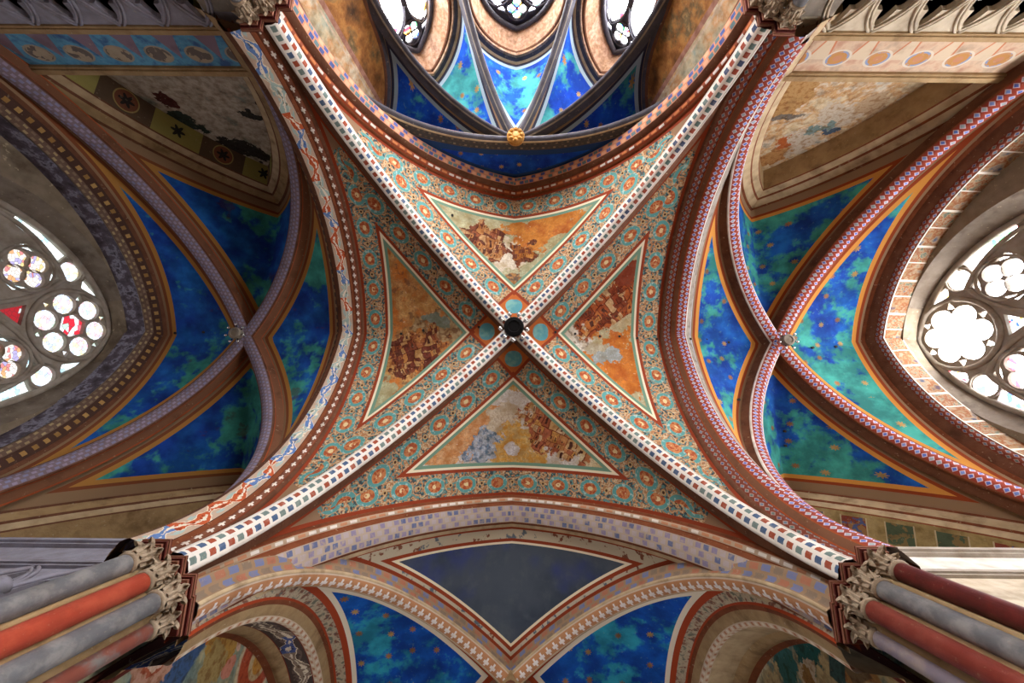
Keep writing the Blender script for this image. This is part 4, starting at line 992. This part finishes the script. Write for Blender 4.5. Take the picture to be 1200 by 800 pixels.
for key, c0, c1, lb in (('f', (-1, 0), (1, 0), 'slate-grey triangular web'), ('k', (-1, 1), (1, 1), None), ('l', (-1, 0), (-1, 1), 'bright blue starred web on the orange-shaft pier side'), ('r', (1, 0), (1, 1), 'bright blue starred web on the dark-red-shaft pier side')):
    B = np.concatenate([nw[c0], nw[c1][::-1][1:]])
    m = grey_web() if key == 'f' else blue_web('web_nave_'+key, .36, .40, deep='#0a4cb0', mid='#0f66c8', teal='#2fa0b8', patch=.55, edge='#e0d4bc', inner='#9c3d1a', border='#9a8a78', seed={'k': 5., 'l': 15., 'r': 25.}[key])
    mesh_obj('vault_web', web_mesh(nside[key], B, 40), m, nv, lb, smooth=True)
for (s, q), P in nr.items():
    half_rib_thing(P, ncen, 'nave rib with white crosses on ochre %s' % (('from the pier with the %s shaft' % ('orange-red' if s < 0 else 'dark red')) if q == 0 else 'from the bay corner beyond the %s shaft' % ('orange-red' if s < 0 else 'dark red')), 'ribs of the nave vault', m_cross_or, blocks('nave_rib_flank', '#8f7458', ['#6a7090', '#a0664c', '#7c6a58'], .3, 2, .36, .36, .4), .19, .42, name='nave_rib', edge=m_beige)
t = thing('nave_boss', 'small square boss at the crown of the nave vault', 'boss', tuple(NB+arr(0, 0, -.1)))
mb = MB(); mb.box(NB+arr(0, 0, .02), (.26, .26, .10), PI/4); mesh_obj('boss_block', mb, m_tan, t); mb = MB(); mb.lathe(NB+arr(0, 0, -.1), [(.2, .05), (.2, 0), (.12, -.05), (.02, -.06)], 12); mesh_obj('rosette', mb, m_brown, t)
m_nf = {-1: mural('nave_mural_angels', 'x', -6.85, ('#5c6c68', '#7c8878', '#8f9478', '#a89c78', '#6c7c78'), [
            ('stroke', (205, 720), (238, 760), 1.2, '#40608c', -.1), ('stroke', (150, 800), (200, 770), .55, '#c49a84', .2), ('stroke', (165, 795), (205, 762), .16, '#a85a3c', .2), ('stroke', (172, 778), (196, 766), .22, '#d8c0ac', .2), ('disc', (192, 764), (198, 768), 0, '#d4bca4', .1),
            ('stroke', (246, 725), (262, 748), .38, '#c47a34', .3), ('stroke', (244, 755), (270, 772), .5, '#b89040', .3), ('stroke', (242, 770), (252, 798), .35, '#a8945c', .3), ('stroke', (258, 795), (277, 770), .22, '#cf8a74', .15),
            ('disc', (304, 770), (322, 775), 0, '#d6c8a4', .03), ('disc', (304, 770), (320, 774), 0, '#b4502a', .03), ('disc', (304, 772), (312, 776), 0, '#c9b488', .03), ('disc', (304, 774), (309, 777), 0, '#c89034', .03),
            ('stroke', (316, 800), (336, 770), .5, '#c4bc9c', .25), ('stroke', (286, 735), (287, 750), .07, '#d8a890', .05), ('stroke', (293, 736), (293, 750), .07, '#d8a890', .05), ('stroke', (279, 752), (280, 762), .07, '#d8b49c', .05),
            ('stroke', (320, 788), (328, 776), .06, '#2f3a38', .1), ('stroke', (300, 728), (318, 745), .3, '#5c7468', .3)], 22., .25),
        1: mural('nave_mural_figures', 'x', 6.85, ('#5c5c48', '#94845c', '#a89468', '#4a6058', '#b8a47c'), [
            ('stroke', (925, 735), (962, 760), .9, '#1f5a54', .25), ('stroke', (898, 740), (925, 775), .5, '#b08a44', .3), ('stroke', (905, 765), (935, 795), .5, '#2f625c', .3), ('stroke', (940, 765), (956, 800), .5, '#b8ac94', .3), ('stroke', (870, 800), (890, 755), .5, '#bcae88', .3),
            ('stroke', (885, 742), (890, 765), .3, '#3c5048', .3), ('stroke', (868, 785), (872, 792), .15, '#2f4448', .2), ('stroke', (938, 770), (950, 800), .25, '#8a6a34', .3), ('stroke', (985, 745), (1010, 800), .5, '#96703c', -.1), ('stroke', (992, 765), (1012, 800), .3, '#6c5a3c', -.1), ('stroke', (978, 742), (982, 800), .2, '#34504c', -.05)], 27., .25)}
gl_n = glass('glass_nave', GLASS['nave'], 3., '#f6f8ff', RB, .12, 6.); gl_f = glass('glass_facade', GLASS['facade'], 5., '#fff8ec', RB, .12, 4.)
for s in (-1, 1):
    P = nside['l' if s < 0 else 'r']; who = 'orange-shaft' if s < 0 else 'dark-red-shaft'
    t = thing('lunette_arch', 'round-moulded wall arch of the nave over the fresco beside the %s pier' % who, 'arch', tuple(P[0]))
    sweep_on(t, P, (P[0]+P[-1])/2, (s, 0, 0), [('edge_fillet', m_rust, [(0, 0), (.02, .06), (.06, .09)]), ('side_moulding', m_tan, [(.06, .09), (.1, .2), (.16, .3)]), ('painted_roll', blocks('beige_dashes', '#c9b398', ['#b07a5c', '#d8ccb8'], .16, 2, .3, .3, .3), roll(.16, .30, .36, .40, .06)),
        ('soffit_band', scroll('dark_hexagon_soffit', '#4a3c38', '#8a7868', '#4a5c94', '#6a5a50', 1.0, '#7c2c18') if s < 0 else m_beige, [(.36, .40), (1.0, .48)]), ('painted_roll', m_tan, roll(1.0, .48, 1.3, .62, .05)), ('edge_fillet', m_rust, [(1.3, .62), (1.45, .70)])])
    xw = 6.85*s; wins = [arch2d(11.1, 4.2, 8.6, .95, 1.9, 10)]
    w_ = mesh_obj('wall_nave', plate([(6.2, FLOOR), (15.7, FLOOR), (15.7, 14.6), (6.2, 14.6)], wins, lambda y, z, d, s=s, xw=xw: (xw+d*s, y, z), .5, False), m_nf[s])
    struct(w_, 'frescoed nave wall beside the %s pier' % who)
    mb = MB(); mb.box((xw-.03*s, 7.62, 8.), (.03, .13, 4.5)); mesh_obj('painted_pilaster', mb, edged('ochre_strip', '#b07c34', '#5a2418'), w_, 'ochre vertical band edged in dark red')
    lo = arch2d(11.1, 4.2, 8.6, .95, 1.9, 10); to3 = lambda y, z, d, s=s: (7.3*s+d*s, y, z)
    hs = [([(11.1+q*.46+x, z) for x, z in arch2d(0, 4.3, 8.3, .38, .7, 8)], 'l', 'lancet light') for q in (-1, 1)]+[(circ(11.1, 9.55, .30), 'l', 'round pane')]
    window('window_%d_offscreen' % wn, 'clerestory lancet of the nave beside the %s pier' % who, hs, lo, to3, .15, m_lgstone, {'l': gl_n}, [], (7.3*s, 11.1, 4.2)); wn += 1
# rest of the nave: pointed barrel, walls, facade with rose window (behind the viewer)
Yf = 46.
P = pointed((-6.85, 0, ZS0), (6.85, 0, ZS0), 7.6, 24); G = np.stack([P+arr(0, 15.3, 0), P+arr(0, Yf, 0)], 1); mb = MB(); mb.grid(G)
struct(mesh_obj('ceiling', mb, plain('nave_far_vault', '#4a6aa0', .5)), 'blue painted vault of the far nave')
for s in (-1, 1):
    hs = [arch2d(y, 4.2, 8.6, .95, 1.9, 8) for y in (19.6, 28.1, 36.6)]
    w_ = mesh_obj('wall_nave', plate([(15.7, FLOOR), (Yf, FLOOR), (Yf, 7.6), (15.7, 7.6)], [[(y-.95, 3.), (y+.95, 3.), (y+.95, 7.2), (y-.95, 7.2)] for y in (19.6, 28.1, 36.6)], lambda y, z, d, s=s: (6.85*s+d*s, y, z), .4, False), fresco('nave_far_fresco', ['#5c6c70', '#a8947c', '#b87c54', '#c8b48c', '#6a7a90'], .5, 31.))
    struct(w_, 'far frescoed nave wall on the side of the %s pier' % ('orange-shaft' if s < 0 else 'dark-red-shaft'))
    for y in (19.6, 28.1, 36.6):
        mb = MB(); mb.box((7.1*s, y, 5.1), (.02, .95, 2.1)); struct(mesh_obj('window_%d_offscreen' % wn, mb, gl_n), 'far clerestory window of the nave on the %s side' % ('orange-shaft' if s < 0 else 'dark-red-shaft')); wn += 1
mb = plate([(-6.9, FLOOR), (6.9, FLOOR), (6.9, 14.8), (-6.9, 14.8)], [circ(0, 9.5, 2.6, 32)], lambda x, z, d: (x, Yf+d, z), .6, False)
w_ = struct(mesh_obj('wall_facade', mb, m_plast), 'inner facade wall with a round window at the end of the nave')
mb = MB(); mb.add([(x, Yf+.3, z) for x, z in circ(0, 9.5, 2.6, 32)], [tuple(range(32))]); struct(mesh_obj('window_%d_offscreen' % wn, mb, gl_f), 'round facade window at the far end of the nave')
# outer closing walls of the transept corners behind the piers
for sx in (-1, 1):
    mb = MB(); mb.box((7.25*sx, 6.45, 4.2), (.35, .35, 5.8)); struct(mesh_obj('wall_corner', mb, m_nf[sx]), 'wall corner behind the %s pier' % ('orange-shaft' if sx < 0 else 'dark-red-shaft'))
mb = MB(); mb.box((0, 17, FLOOR-.1), (17, 32, .1)); struct(mesh_obj('floor', mb, plain('floor_stone', '#7c6656', .4)), 'pale reddish stone church floor')

# small discs on the webs, coloured dark for the shade inside vent holes
m_hole = mat('painted_hole_shade', '#2c2824', .7)
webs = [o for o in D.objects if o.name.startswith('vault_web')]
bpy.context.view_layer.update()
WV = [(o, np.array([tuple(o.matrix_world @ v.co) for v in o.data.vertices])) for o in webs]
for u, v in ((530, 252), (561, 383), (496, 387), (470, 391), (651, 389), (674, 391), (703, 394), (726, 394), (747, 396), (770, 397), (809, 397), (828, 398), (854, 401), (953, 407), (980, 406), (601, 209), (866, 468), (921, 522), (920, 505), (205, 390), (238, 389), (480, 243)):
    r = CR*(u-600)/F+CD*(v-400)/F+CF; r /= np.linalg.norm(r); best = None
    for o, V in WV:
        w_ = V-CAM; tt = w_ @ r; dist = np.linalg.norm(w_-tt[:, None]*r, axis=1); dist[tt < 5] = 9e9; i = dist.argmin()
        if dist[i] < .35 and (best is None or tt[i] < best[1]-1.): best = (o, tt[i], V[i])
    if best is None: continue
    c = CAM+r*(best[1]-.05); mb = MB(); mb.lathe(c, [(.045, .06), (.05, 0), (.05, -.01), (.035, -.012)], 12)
    mesh_obj('vent_hole_shade', mb, m_hole, best[0].parent)
